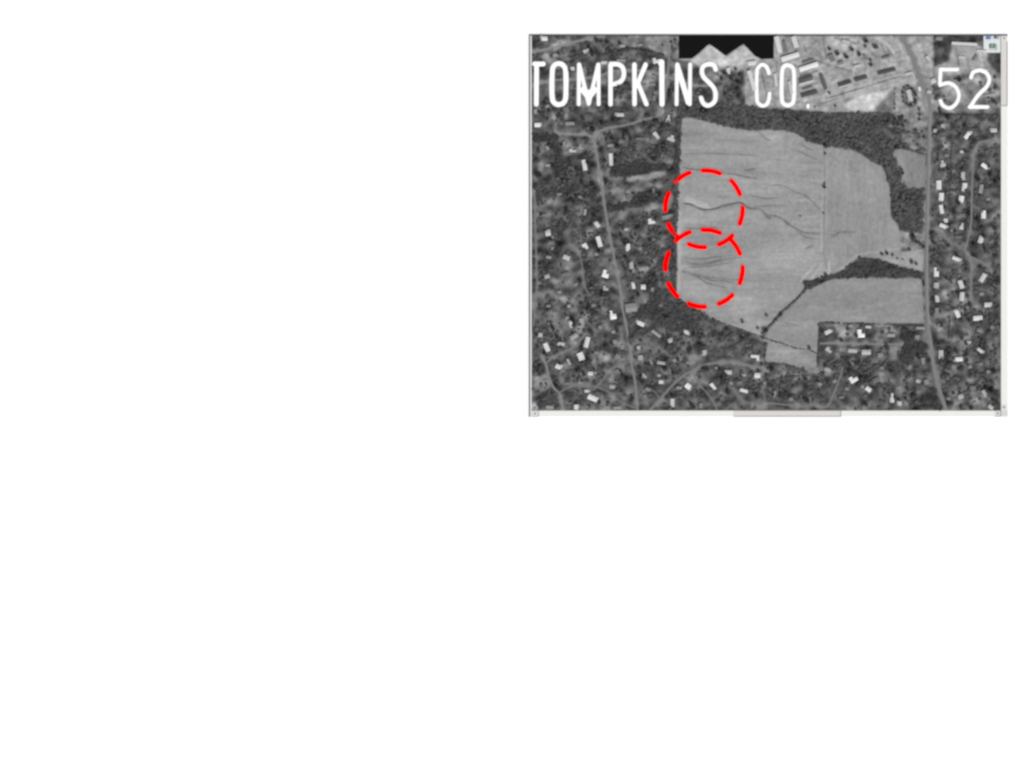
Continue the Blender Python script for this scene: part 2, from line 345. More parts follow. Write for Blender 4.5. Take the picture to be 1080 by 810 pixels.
# gullies cut by water
def gully(p, w=1.4, g=112): paint_line(p, w*.6, g-22, 0.22, True, 0.6)
gully([(721, 214.3), (729.6, 215.6), (736, 219), (741.5, 221), (752, 220.4), (763.7, 217.2), (772, 214.8), (780, 213.7), (784, 215), (790, 219.4), (802, 221), (809.6, 227)], 2.0, 100)
gully([(802, 221), (809.6, 226.5), (818, 227.5), (827, 232), (836, 239), (848, 245), (860, 245.8), (870, 246)], 1.8, 122)
gully([(805, 223), (809, 229), (813, 229)], 3.4, 128)
gully([(826, 231), (830, 236), (833, 237)], 3.0, 128)
gully([(790, 219), (810, 216.5), (830, 217)], 1.5, 138)
gully([(720, 176.5), (731, 178.4), (740, 179.5)], 1.4, 122)
gully([(760, 181.5), (775, 184), (790, 187), (806, 190)], 1.3, 122)
gully([(785, 179.5), (796, 178)], 1.6, 132)
gully([(803, 195.2), (813, 195.8), (824, 194.5)], 1.0, 118)
gully([(826, 195), (840, 203), (849, 206), (858, 214), (868, 224)], 1.6, 130)
gully([(722, 275), (733, 278.5), (745, 278.5), (757, 275), (766, 273.2), (782, 271.5)], 1.1, 118)
gully([(730, 277), (747, 276.6), (760, 273)], 0.8, 124)
gully([(719, 286), (732.6, 290), (738, 293), (744.5, 298), (750, 299)], 1.3, 118)
gully([(729, 287), (742, 292), (751, 295.5), (759, 295.5), (776, 298)], 1.0, 118)
gully([(874, 247), (881, 248), (886, 244.5), (902, 244.8)], 1.4, 128)
gully([(722, 162), (750, 161.5), (800, 164)], 0.9, 132)
gully([(850, 262), (856, 259)], 2.2, 130)
gully([(840, 243), (850, 250), (862, 252)], 1.2, 136)
gully([(799, 137.5), (806, 145), (812, 148)], 1.2, 132)
gully([(846, 153), (856, 158)], 1.5, 136)
gully([(828, 340), (842, 343)], 0.9, 134)
gully([(719, 283), (730, 281.5), (742, 281), (756, 279), (770, 277)], 0.9, 128)
gully([(733, 289), (744, 291.5), (756, 293), (772, 294.5), (790, 294)], 0.9, 128)
gully([(746, 298), (756, 301), (766, 303)], 0.9, 130)
gully([(722, 272), (738, 273), (752, 271), (764, 270.5)], 0.9, 130)
gully([(721, 240), (740, 240.5), (757, 239.5)], 1.2, 128)
gully([(733, 217.5), (738, 219.6), (741, 220.8), (746, 221), (750, 220.6)], 2.6, 106)
gully([(721, 214.3), (727, 215), (731, 216.4)], 2.6, 106)
gully([(757, 218.5), (765, 216.4), (772, 215)], 3.0, 128)
gully([(789, 205), (806, 209), (822, 208)], 1.2, 136)
gully([(840, 158), (850, 163), (862, 168)], 1.2, 136)
def track(p, w=1.3, g=172): paint_line(p, w, g, 0.4)
track([(722, 212.6), (730, 213.6), (737, 216.6), (743, 219), (750, 218.6)], 1.2, 178)
track([(866.5, 153), (868, 190), (867, 222), (866.4, 246), (866.6, 270)], 1.2, 166)
track([(871, 158), (871.5, 200), (871, 245)], 1.2, 162)
track([(843, 298), (850, 290), (857, 281)], 1.6, 180)
track([(853, 297), (860, 288), (868, 277)], 1.4, 168)
track([(874, 278), (874.5, 290)], 1.4, 172)
track([(876, 290), (890, 281), (905, 269), (930, 265), (949, 262)], 1.6, 164)
track([(804, 196.3), (820, 197)], 1.2, 176)
track([(748, 334), (776, 343.6), (800, 351.5)], 1.2, 162)
track([(840, 188.8), (856, 190), (869, 191)], 1.2, 168)
track([(845, 229), (862, 229)], 1.2, 166)
track([(929, 274), (945, 276), (958, 279.5), (973, 285)], 2.6, 165)
track([(956, 266), (974, 264), (977, 260)], 1.8, 160)
track([(957, 247), (968, 247), (975, 250)], 1.6, 150)
track([(937, 133), (948, 133), (955, 131)], 2.0, 150)
track([(931, 165), (938, 167), (947, 160)], 3.0, 140)
track([(919, 160), (925, 163)], 4.0, 140)
track([(960, 155), (968, 158), (976, 161)], 3.0, 128)
track([(950, 146), (960, 149), (968, 146)], 1.5, 118)

# ------------------------------------------------------------------ roads
ROADS = []
def road(p, w=3.2, g=122, name='road'):
    ROADS.append((catmull(p), w)); paint_line(p, w*1.0, g-1, 0.45, False)
    ribbon(name, p, w*.66, M(g+(8 if g < 130 and name == 'road' and w < 5 else -1), 0.12, 10))
road([(561.4, 54.6), (572, 53), (583.5, 50.2), (607, 44), (627.5, 39.6), (638, 38)], 3.6, 136)
road([(561, 91), (572.5, 86.7), (590, 84.3), (607, 83.5), (622, 82), (635.4, 79), (645, 75.5), (662, 73.8), (686, 75.6), (703, 81), (712, 84), (731, 90), (748, 90.5)], 2.6, 128)
road([(704.7, 38), (705.5, 61.5), (703, 92), (698.4, 114), (692, 122.9), (679.5, 126), (662, 131.5), (640, 135.5), (629, 141), (626, 146)], 3.0, 124)
road([(586, 138), (590.3, 140.8), (605.3, 141.6), (618.7, 142.4), (626, 145)], 2.8, 128)
road([(626, 143), (627, 150), (629, 162), (632, 179), (635, 200), (638.5, 222), (642, 243), (646, 264), (649.8, 282), (653.5, 302), (655.5, 318), (658.5, 335), (662, 352), (664.5, 370), (666, 383), (669.6, 402), (671.3, 418), (672.6, 432.6)], 3.6, 122)
road([(655, 352), (657, 364), (661, 369)], 2.4, 112)
road([(641.5, 178), (639.8, 184), (640, 188.5), (652, 188), (657, 188)], 1.8, 118, 'driveway')
road([(564, 206), (564.6, 240), (565.3, 262), (566, 285), (566.3, 300), (564, 325), (562.4, 345)], 2.6, 112)
road([(601, 258), (604, 258.5), (608.7, 263.3), (612, 271), (614, 282), (615, 293), (617, 302), (619, 307), (622.5, 312)], 2.2, 112)
road([(628, 300), (640, 300), (652, 298)], 1.8, 104, 'driveway')
road([(649, 262), (656, 261)], 1.4, 112, 'driveway')
road([(585, 342), (590, 347), (593, 352), (593.6, 360), (598, 367)], 2.4, 108)
road([(572, 377), (575.3, 382.5), (585, 375.8), (595, 370.8), (603, 367), (609, 362.5), (616.4, 353.5)], 2.6, 118)
road([(570.5, 374), (575, 382.5), (578.7, 396.7), (584, 409), (589.8, 414.6), (592, 423), (594, 432.5)], 3.0, 126)
road([(589.8, 414.4), (599.8, 408.8), (614, 405.5), (628.7, 408.3), (641, 413), (655, 424), (672, 431)], 2.2, 112)
road([(628.7, 408.3), (637.5, 397.8), (641, 391), (648.7, 387), (664.5, 381.6)], 2.4, 114)
road([(664, 345), (669, 341), (674, 339)], 1.6, 108, 'driveway')
road([(675, 355), (686, 361.7), (699, 370), (713, 379.4)], 2.2, 114, 'driveway')
road([(685.5, 432.5), (696.7, 420.5), (710, 405.5), (722, 395.5), (732, 390), (740, 385.5), (754.5, 382.8), (767, 381.4), (780, 383), (793, 386.4), (804, 388)], 3.4, 118)
road([(683, 410), (690, 413.3), (696.7, 420.5)], 2.0, 112, 'driveway')
road([(731, 393), (735, 402), (744.5, 413.3), (752, 423), (756, 432.5)], 2.2, 112)
road([(804, 388), (803.5, 397), (805, 415), (806, 423.5), (787, 424), (779, 417), (774, 410)], 2.2, 108)
road([(787, 424), (788.5, 432)], 1.6, 104, 'driveway')
road([(776, 425), (766, 431)], 2.4, 104)
road([(806, 424.5), (829, 427), (845, 428.5), (860, 427), (869, 429), (874, 427), (880.5, 412), (886, 397), (889, 387)], 2.4, 116)
road([(828, 409), (838, 416), (850, 414)], 1.2, 96, 'driveway')
road([(864, 362.4), (884, 361.6), (905, 362.6), (930, 363), (952, 363)], 2.6, 124)
road([(862.4, 391), (870, 386), (882, 378)], 1.8, 112, 'driveway')
road([(951, 38), (956, 48), (962, 60), (969, 79), (975, 93), (979.5, 106), (981, 119), (980, 140), (979.5, 160), (978.4, 200), (977.3, 240), (976.8, 280), (977.2, 315), (978.6, 342), (981.6, 362), (984, 382), (988, 402), (993, 418), (998, 432.6)], 6.2, 128)
ribbon('road_marking', [(979.5+1.2, 119), (981.4, 140), (980.9, 160), (979.8, 200), (978.7, 240), (978.2, 280), (978.6, 315), (980, 342)], 0.7, M(150)); ribbon('road_marking', [(978.6, 125), (978.2, 160), (977, 200), (976, 240), (975.5, 280), (975.9, 315), (977.3, 342)], 0.6, M(104))
road([(922, 40), (930, 43), (937, 48), (943, 57)], 2.4, 190)
road([(872, 110), (900, 100), (943, 90), (955, 88), (962, 86), (962, 79), (945, 80), (905, 91), (873, 98)], 1.5, 178)
road([(978, 122), (976, 114), (973, 100), (968, 88)], 2.0, 140)
road([(1055, 148.3), (1040, 148.7), (1032, 151), (1027.8, 157.8), (1026.2, 168), (1025.6, 187), (1024.6, 210), (1024.3, 233.3), (1022, 246.7), (1019, 259), (1018, 264), (1024, 273), (1024, 290), (1024, 318)], 3.0, 118)
road([(983, 241), (993.3, 247), (1001, 255), (1008, 258), (1014.4, 262), (1018, 265)], 2.4, 110)
road([(1024, 271), (1036, 277), (1043, 282), (1047, 287)], 3.0, 116)
road([(1013.3, 379), (1013.2, 368), (1013.5, 362)], 1.4, 118, 'driveway')
road([(984, 365), (1000, 363), (1013, 361)], 1.4, 100, 'driveway')
road([(993, 412), (1001, 411), (1008, 408)], 1.2, 112, 'driveway')
road([(984, 396), (976, 398), (968, 398)], 1.4, 116, 'driveway')

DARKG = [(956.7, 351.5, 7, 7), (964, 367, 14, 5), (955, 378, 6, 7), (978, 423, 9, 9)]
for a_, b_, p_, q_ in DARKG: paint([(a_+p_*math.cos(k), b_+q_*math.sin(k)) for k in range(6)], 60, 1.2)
# ------------------------------------------------------------------ terrain sheet, split into land, fields and yards
def mottle():
    rng = np.random.RandomState(11); sh = TONE.shape
    def nf(sx, sy):
        m = rng.randn(*sh); kx, _ = gk(sx); ky, _ = gk(sy)
        m = np.apply_along_axis(lambda q: np.convolve(q, kx, 'same'), 1, m)
        m = np.apply_along_axis(lambda q: np.convolve(q, ky, 'same'), 0, m); return m/m.std()
    w = (0, TW, 0, TH_)
    fm = np.zeros(sh)
    for P in (F_MAIN, F_LOW): fm = np.maximum(fm, polymask(P, *w))
    fe = np.zeros(sh)
    for P in (F_EAST, F_SM): fe = np.maximum(fe, polymask(P, *w))
    yd = polymask([(782, 30), (985, 30), (985, 121), (940, 119), (870, 118), (843, 116), (786, 112)], *w).astype(float)
    land = 1-np.maximum(fm, fe)
    a = nf(1.0, 1.0); b = nf(2.6, 2.2); c = nf(6, 6)
    rel = yd*(nf(.6, .6)*.03+nf(1.5, 1.2)*.055+b*.02)+land*(a*.06+b*.18+c*.07)*(1-.62*yd)*np.clip((170-TONE)/60, .25, 1)+fm*(nf(7, .6)*.015+nf(1.0, 1.0)*.022+nf(16, 4)*.018)+fe*(nf(.6, 7)*.014+nf(1.0, 1.0)*.022+nf(5, 12)*.016)
    TONE[:] = TONE*(1+rel)
def build_terrain():
    mottle()
    xs = np.linspace(LX0, LX1, 760); ys = np.linspace(LY0, LY1, 608); nx, ny = len(xs), len(ys)
    XX, YY = np.meshgrid(xs, ys)
    fi = np.clip((XX-PX0)*RS-.5, 0, TW-1.01); fj = np.clip((YY-PY0)*RS-.5, 0, TH_-1.01)
    i = fi.astype(int); j = fj.astype(int); a = fi-i; b = fj-j
    def samp(Q): return (Q[j, i]*(1-a)+Q[j, i+1]*a)*(1-b)+(Q[j+1, i]*(1-a)+Q[j+1, i+1]*a)*b
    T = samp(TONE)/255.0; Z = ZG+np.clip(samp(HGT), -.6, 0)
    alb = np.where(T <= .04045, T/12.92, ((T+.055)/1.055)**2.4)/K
    # region of each cell
    cx = (XX[:-1, :-1]+XX[1:, 1:])/2; cy = (YY[:-1, :-1]+YY[1:, 1:])/2; reg = np.zeros(cx.shape, int)
    def cells(poly):
        c = np.zeros(cx.shape, bool); q = len(poly)-1
        for p in range(len(poly)):
            (xi, yi), (xj, yj) = poly[p], poly[q]
            if yi != yj: c ^= ((yi > cy) != (yj > cy)) & (cx < (xj-xi)*(cy-yi)/(yj-yi)+xi)
            q = p
        return c
    for k, P in enumerate((F_MAIN, F_EAST, F_LOW, F_SM)): reg[cells(P)] = k+1
    reg[(reg == 0) & cells([(782, 30), (985, 30), (985, 121), (940, 119), (870, 118), (843, 116), (786, 112)])] = 5
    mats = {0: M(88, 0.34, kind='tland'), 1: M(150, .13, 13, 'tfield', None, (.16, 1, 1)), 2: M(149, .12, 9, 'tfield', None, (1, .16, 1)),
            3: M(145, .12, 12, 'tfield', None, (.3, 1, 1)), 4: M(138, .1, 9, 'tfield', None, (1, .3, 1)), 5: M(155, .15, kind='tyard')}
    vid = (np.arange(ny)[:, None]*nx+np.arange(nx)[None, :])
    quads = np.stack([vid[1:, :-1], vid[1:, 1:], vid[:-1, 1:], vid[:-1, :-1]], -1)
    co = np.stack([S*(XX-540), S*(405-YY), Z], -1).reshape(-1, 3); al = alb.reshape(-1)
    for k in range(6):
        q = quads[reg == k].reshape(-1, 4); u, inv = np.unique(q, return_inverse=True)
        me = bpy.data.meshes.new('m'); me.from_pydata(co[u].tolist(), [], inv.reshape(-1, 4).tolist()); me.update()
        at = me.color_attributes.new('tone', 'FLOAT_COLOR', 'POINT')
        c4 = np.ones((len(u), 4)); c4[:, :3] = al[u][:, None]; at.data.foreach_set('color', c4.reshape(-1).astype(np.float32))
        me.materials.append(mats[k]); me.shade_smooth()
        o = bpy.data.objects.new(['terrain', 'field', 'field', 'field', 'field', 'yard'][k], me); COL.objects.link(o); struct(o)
    v, f = [], []; x0, x1, y0, y1 = X(LX0), X(LX1), Y(LY1), Y(LY0)
    v = [(x0, y0, .02), (x1, y0, .02), (x1, y1, .02), (x0, y1, .02), (x0, y0, ZG), (x1, y0, ZG), (x1, y1, ZG), (x0, y1, ZG)]
    f = [(0, 1, 5, 4), (1, 2, 6, 5), (2, 3, 7, 6), (3, 0, 4, 7)]
    struct(link('terrain_edge', v, f, M(88)))
build_terrain()

# ------------------------------------------------------------------ houses
ORD = ['northernmost', 'second', 'third', 'fourth', 'fifth', 'sixth', 'seventh', 'eighth', 'ninth', 'tenth', 'eleventh', 'twelfth', 'thirteenth', 'fourteenth', 'fifteenth',
       'sixteenth', 'seventeenth', 'eighteenth', 'nineteenth', 'twentieth']
ORD += ['twenty-'+q for q in ('first', 'second', 'third', 'fourth', 'fifth', 'sixth', 'seventh', 'eighth', 'ninth')]
def wr(y):
    P = [(30, 626), (143, 626), (200, 635), (264, 646), (302, 653.5), (352, 662), (402, 669.6), (440, 673)]
    for a, b in zip(P, P[1:]):
        if a[0] <= y <= b[0]: return a[1]+(b[1]-a[1])*(y-a[0])/(b[0]-a[0])
def region(x, y):
    if y < 116:
        if x < 716: return 'among the white letters at upper left'
        return 'in the pale yards at the top right'
    if x > 980:
        side = 'between the wide eastern road and looping lane' if x < 1024.5 else 'between the looping lane and tall scroll bar'
        if y < 262: return side
        if y < 341: return ('beside the wide road' if x < 1000 else 'west of the lower lane' if x < 1024.5 else 'right of the lower lane') + ', below the bend'
        return 'in the bottom right corner'
    if x > 862: return 'in the block below the lower field' if y < 386 else 'beneath that block near the bottom bar'
    if x > 735: return 'south of the big field'
    w = wr(y)
    if x < w:
        if y < 205: return 'left of western road, above its middle'
        if y < 330: return 'left of western road, near its middle'
        if x < 606: return 'in the bottom left corner'
        return 'left of western road near the bottom'
    if y < 212: return 'between western road and field, top part'
    if y < 312: return 'between western road and red circles'
    if y < 372: return 'below the red circles, west side'
    return 'right of western road near the bottom'
def tone(g): return 'bright white' if g >= 222 else 'whitish' if g >= 198 else 'pale grey' if g >= 168 else 'mid grey' if g >= 138 else 'dull grey'
H = []
def h(x, y, w, d, g, a=0, s='r'): H.append((x, y, w, d, g, a, s))
for t in [
 (573.7,39.8+1.2,7,5,230),(586.3,58.3,6,4,158),(617.8,53.3,6,3.5,195,45,'L'),(603.2,72.5,5,4,210),(655.9,48.6,6,3.2,172),(675.6,47.5,6,3,150),(637.8,66.3,8,3.5,205),
 (655,63.8,9,2.4,150),(691.8,64,6.5,5.5,222,15,'L'),(688,89,5,2.4,142),(653.2,121.3,9,4,205),(689.7,103.2,3,6,132),(567.4,132,7,5,240),(564.6,118.5,3,5.5,160),(601,130.4,9,3,152),
 (704.7,125.6,4,8,200,-8,'T'),(692.3,142.6,7.5,4.2,212,-42),(708,146,7.5,6,195,-20,'T'),(675,146.5,8,2.2,124),(589,71.7,4,2.2,135),
 (603.9,158.8,7,3.4,200,0,'L'),(594.8,152,3,5,150),(577.3,156,3,4.5,165,30),(616.4,174.4,4,11,220,10),(578,174.5,5,2.2,170),(644.2,168.3,3.6,12.5,220,4),(644.8,153.4,8,2.8,152,5),
 (654.8,149,6,5,124),(662.5,201.7,4,4,140),(689,201.5,3,6,122),
 (577.8,245.6,5.4,6.2,208,10),(582.6,251,2.2,4,150),(573,227,6,3,128),(617,260,4.6,6,230,28),(629.4,236.6,4,7.4,215,38),(631.8,255,4.2,11,226,17),(617,224,2,6,170,-10),
 (597.5,271.8,7,4.5,198,-22),(578.7,271.3,5,2.2,165,-10),(662.1,261,4.4,7,225,2),(659.8,242,4.2,2.2,190),(665.8,279.8,4.2,7.6,182,4),(668,286,2.2,3.2,155),
 (638.8,289,6.5,7.5,243,-15,'L'),(687.2,233.3,7,5.2,228,8,'L'),(703.5,227.6,11,1.8,140,15),
 (646.3,332.2,6,9,245,12,'L'),(667.8,301,3.4,7,225,14),(678.3,302.8,4.6,4.6,222),(665.5,324.6,12,8.6,150,8),(687.8,305.5,3,4,142),
 (675,341,9,4.4,226,-26),(692,352,11,2.8,165,-37),(723.9,350.5,6,4,212,-15),(707,359,5,4.5,185,20),(646.7,350,3,3,160),(648.3,360.5,4,4,150),(672.8,366.8,4.2,4.2,182),
 (577,291.7,5,3.8,178,15),(578,322.8,5,3,142),(602.2,342,3.4,7,222,17),(612.9,337.8,4.4,5,170),(605.3,355,8,4.4,172,34),(618.9,361,4.3,11,216,-14),(591,362.8,8,3.8,206,-5),
 (576.5,366.4,4.4,9,225,24),(569.8,353.3,4.2,4,192),(638.7,304,5,4.6,182,0,'L'),(596.5,289,8,3,122,18),(600,322.8,3,3,170),
 (612.6,376,6,8,227,22),(589.2,387,6.6,5.4,222,-24),(599.8,381.7,2.2,6.4,176,28),(622.6,393.9,5,3.6,215),(627.5,393,3,2.8,150),(619.2,412.4,5,2.8,212),(625.3,420,11,5,228,-23),
 (608,429.4,5,5,222),(579.8,429.4,8,3,155,-5),(645.3,407.8,6,4,175),(652,376,6,5,138,-20),(640.9,421.7,6,2,132,-10),(650.9,430,8,3,152,5),(652.5,392,6,2.6,132,-35),(598,404.4,5,1.8,134),
 (676,377.4,6,5.6,178),(697.2,382.8,8,2.8,180,-8),(712,380,5,3,150,-15),(679,396.7,4.5,5.5,182,18,'T'),(695.3,395.8,4,3.4,165),(697.4,402.8,5,4.4,216),(708.9,424.7,4.4,8,206),
 (726,407.8,7,5.8,240,-38),(715.5,409,7,3.4,148),(751.7,407.6,3.6,7,230,36),(767.8,392.6,7,4.2,202),(742.8,372.2,4.4,5.4,186),(683.3,410.6,5,3,146,-20),(680,418,4,4,136),(739,427.8,3,5,140),
 (796,376.4,8.6,4,222,-4,'L'),(799.2,396,7,5.2,226),(784.4,412,8,3,226,-16),(783.9,395.6,5,2.2,170),(840,398.9,8,4,136),(864.4,405,4,3,152,-25),(872,389.4,8,4,172,-28),
 (873.9,368.9,6.5,4,192,-32,'L'),(816.9,415.6,2.2,6,152,-10),(873.6,349.8,8,4.2,212,28),(896.7,343.6,5,3,156),(907.8,351.8,7.4,8,250,0,'L'),(915.5,344.9,5.5,2.2,205,-5),(939.4,353.6,8,3,166),
 (898.9,369.9,9,3.6,187,-2),(913.3,371.5,9,5,192),(928.9,374.4,7,4.4,146,10),(967.2,355.6,5,4.4,146),(970.5,346,9,2.6,156),(973,381.6,4,8,146),(899.8,399.8,8,6.4,238,30,'L'),
 (968.3,402,5,4,182,-20),(976.7,402.5,5,6,146,15),(915.6,410.6,6,4.2,226,-36),(923.9,400.6,8,4.5,118,30),(940.6,419.8,4,10,216,0,'T'),(948,425.6,4.8,4.8,202),(911,429.5,4,4,134),
 (909.4,407.8,3,3,152),(886.7,419,6,3,126),
 (992,373.9,4.4,8.4,192,0),(1010,379,9.4,4.4,232,4),(1033.9,370,7.4,3.8,216,-38),(1021,361,5,2.8,190,-8),(1022.8,386.7,3,3,152),(1012.8,418.3,5.4,4.2,182,20),
 (1037.8,415,3.6,7,182,28),(1044.4,429.5,5.5,4,196,-35),(1025.6,409,6,4,126),
 (987.2,287,4.6,9.4,226,0,'L'),(987.2,301.7,5.2,6.6,182),(988,315,4.2,7,206,8),(987.8,329,4,8,142),(1013.3,300,4.4,8.6,212,20),(1014.1,313,4.4,9,206,-4),(1009.2,330.6,4.6,8.8,230,23),
 (1036.1,293,4.4,9,206,-31),(1041.7,321.7,7.4,4.8,212),(1030.9,335.6,9.2,4.6,230,4),(1035,310,4,2.6,152),(1011.9,291.7,3,3,152),(990,343,5,4,122),(1031,353,6,3,114),
 (992.4,207.8,4.6,8,226,-4),(992.6,220.9,3.6,9,226,10),(997,232.8,4,4,216),(995,238.7,8.6,4,226,-22),(1013.3,210.8,5.4,7.8,230,-12),(1014,238.9,3.8,6.8,206,-14,'T'),(1014.4,227,6,3,122,-10),
 (1036.9,226.4,4.2,8,235),(1034.2,252.8,5.4,7.4,212,-18),(1008.7,273.3,9.4,4.2,226,-22),(1016.9,197.6,4.6,8.4,222,-8),(1034.2,199.4,3.6,9,156,-12),(1010.6,250,6,2.2,122),
 (1020.4,142.3,4.2,9.6,236,-38),(1047,137.6,7.6,4.6,198,0),(1038.9,175.9,9,4,242,-36),(993.9,172.8,5,6.8,192,10,'T'),(989.8,195.3,4.8,9.2,222,2),(1015.2,185.6,4,8,192),(1014.4,160.2,4,2.2,212),
 (986.7,138,5,3.6,182),(994.2,133,4,4,182),(994.2,145.8,4,3,142),(1005.3,181.7,3,5,132),
 (577,112,4,3,150,20),(590,205,5,2.5,140),(612,208,4,2.6,138,-20),(583,262,3.4,3,150),(607,300,4,3,140,25),(590,308,4,2.6,150),(629,268,4,3,146),(586,330,4,2.8,140,-20),(626,322,4,3,138),(633,345,3.6,3,146),(598,335,3.4,3,150),(566,398,4,3,160),(575,402,3.2,3,152,20),(629,372,4,3,140),(656,366,3,4,146),(690,275,4,3,140),(675,262,3.6,3,142),(697,322,4,3,120),(756,388,4,2.4,150),(771,404,4,3,146,-20),(806,404,3.4,3,142),(852,398,4,3,136),(834,421,4,3,142),(880,402,4,3,146,30),(893,410,3.6,3,142),(930,388,4,3,136),(1000,392,4,3,140),(1034,384,4,3,136),(1042,392,3.6,3,146),(1000,420,4,3,142,-20),(1028,425,4,3,146,20),(998,164,4,3,136),(1042,210,4,3,142),(1004,243,3.4,3,146),(1046,345,3.6,3,136),
 (767.9,75,4,6,215,0),(959,101,4.2,12,196,14),(984,85.5,5,4.6,208,20),(980,97,5,3.6,192,-15),(979,62,3.4,6,202,40),(989.6,40.8,7.6,4,146)]:
    h(*t)

def gable(w, d, z0, z1, over=0.35):
    """roof solid running along the longer side, local coordinates in metres"""
    along = w >= d
    a, b = (w/2+over, d/2+over)
    if along:
        v = [(-a, -b, z0), (a, -b, z0), (a, b, z0), (-a, b, z0), (-a, 0, z1), (a, 0, z1)]
        f = [(0, 1, 5, 4), (2, 3, 4, 5), (0, 4, 3), (1, 2, 5), (0, 3, 2, 1)]
    else:
        v = [(-a, -b, z0), (a, -b, z0), (a, b, z0), (-a, b, z0), (0, -b, z1), (0, b, z1)]
        f = [(1, 2, 5, 4), (3, 0, 4, 5), (0, 1, 4), (2, 3, 5), (0, 3, 2, 1)]
    return v, f
counts = {}
HB = []
for t in sorted(H, key=lambda t: t[1]):
    x, y, w, d, g, a, s = t
    reg = region(x, y); k = counts.get(reg, 0); counts[reg] = k+1
    HB.append((x, y, max(w, d)*0.5+0.6, min(w, d)*.5))
    e = empty('house', x, y, ZG, math.radians(a))
    W, D = w*S, d*S
    small = w*d < 13
    hh = 2.6 if small else 3.6
    shape = {'r': '', 'L': 'L-shaped ', 'T': 'T-shaped '}[s]
    noun = 'shed' if small else 'house'
    size = 'long ' if max(w, d)/min(w, d) > 2.1 else ''
    o_ = ORD[k] + (' from top' if k else '')
    tag(e, f'{tone(g)} {size}{shape}{noun}, {o_} {reg}', noun, 'houses and sheds around the fields')
    vols = [(0, 0, W, D)]
    if s == 'L': vols = [(0, -D*0.22, W, D*0.56), (-W*0.27, D*0.12, W*0.46, D*0.76)]
    if s == 'T': vols = [(0, -D*0.2, W, D*0.5), (0, D*0.14, W*0.42, D*0.7)]
    rnd_ = random.Random(int(x*10+y*7)); wing = None
    if s == 'r' and not small and max(w, d)/min(w, d) < 2.3:
        q = rnd_.random()
        if q < .7:
            sx, sy = rnd_.choice((-1, 1)), rnd_.choice((-1, 1))
            if w >= d: vols = [(-sx*W*.1, 0, W*.8, D*rnd_.uniform(.8, .95))]; wing = (sx*W*.38, sy*D*rnd_.uniform(.1, .25), W*.3, D*rnd_.uniform(.55, .8))
            else: vols = [(0, -sy*D*.1, W*rnd_.uniform(.8, .95), D*.8)]; wing = (sx*W*rnd_.uniform(.1, .25), sy*D*.38, W*rnd_.uniform(.55, .8), D*.3)
            vols.append(wing)
    if t[:2] == (796, 376.4): vols = [(0, D*0.12, W, D*0.7), (W*0.36, -D*0.35, W*0.28, D*1.2)]
    if t[0] == 907.8: vols = [(0, -D*0.26, W, D*0.48), (-W*0.24, D*0.1, W*0.52, D*0.8)]
    wv, wf = [], []
    for i, (cx, cy, ww, dd) in enumerate(vols):
        box(wv, wf, cx-ww/2, cx+ww/2, cy-dd/2, cy+dd/2, 0, hh-0.02*i)
    link('wall', wv, wf, M(150), e)
    for i, (cx, cy, ww, dd) in enumerate(vols):
        rv, rf = gable(ww, dd, hh-0.02*i, hh+min(ww, dd)*0.13+0.17*i, 0.4)
        link('roof', [(p[0]+cx, p[1]+cy, p[2]) for p in rv], rf, M(int((g*.97-4)*(rnd_.choice((.66, .8, .92)) if wing and i else 1)), 0.22, 5), e)

# flat roofed sheds and long commercial buildings at the top
LB = []
def slab(x0, y0, x1, y1, w, g, label, name='warehouse', hh=5.0):
    L = math.hypot(x1-x0, y1-y0); a = math.atan2(-(y1-y0), x1-x0)
    cx, cy = (x0+x1)/2, (y0+y1)/2
    for k in range(int(L/3)+1): LB.append((x0+(x1-x0)*k/max(1, int(L/3)), y0+(y1-y0)*k/max(1, int(L/3)), w*.5+1, w*.5))
    e = empty(name, cx, cy, ZG, a); tag(e, label, 'warehouse', 'long buildings in the yards at the top')
    v, f = [], []; box(v, f, -L*S/2, L*S/2, -w*S/2, w*S/2, 0, hh); link('wall', v, f, M(min(g, 150)), e)
    rv, rf = gable(L*S, w*S, hh, hh+w*S*0.09, 0.4); link('roof', rv, rf, M(g, 0.07, 9), e)
slab(818.4, 39, 822.4, 56, 4.6, 208, 'long whitish roofed building just right of the black notch')
slab(836.2, 39, 840, 50.5, 4.6, 205, 'short whitish building touching the top edge, right of another white roof')
slab(824, 63.2, 842.2, 57.6, 4.8, 218, 'tilted white roofed building above the letter O of CO')
slab(843, 74, 862.2, 67.8, 4.6, 228, 'bright white long building right of the letter O of CO')
slab(789.5, 75, 795.5, 95, 4.0, 208, 'pale leaning building left of the letter C')
slab(788.5, 67.5, 797, 66.6, 4.2, 212, 'short white building at the upper left of letter C')
slab(817.0, 78, 818.6, 91, 2.8, 200, 'narrow pale building between the letters C and O', hh=4)
slab(832.2, 86, 834.6, 99, 3.2, 190, 'narrow pale building inside the letter O of CO', hh=4)
slab(842.6, 85.6, 856.5, 81.0, 3.0, 88, 'upper dark roofed long building right of the letter O')
slab(845, 101.6, 861.5, 97, 3.6, 84, 'lower dark roofed long building above the full stop')
slab(865.6, 79, 871, 94.5, 3.8, 96, 'dark roofed building leaning right, beside two parallel dark roofs')
slab(842.6, 89.4, 857.6, 85.4, 1.8, 196, 'thin pale building between two parallel dark roofs', hh=3)
slab(884, 90, 897.2, 86.2, 3.2, 78, 'westernmost dark long building beside the diagonal yard road')
slab(901.4, 84.8, 914, 81.4, 3.2, 84, 'middle dark long building beside the diagonal yard road')
slab(926, 78, 944, 73.4, 2.8, 84, 'easternmost dark long building beside the diagonal yard road')
slab(884.5, 92.6, 897, 88.8, 1.0, 196, 'thin white loading shed under the westernmost dark long building', hh=2.5)
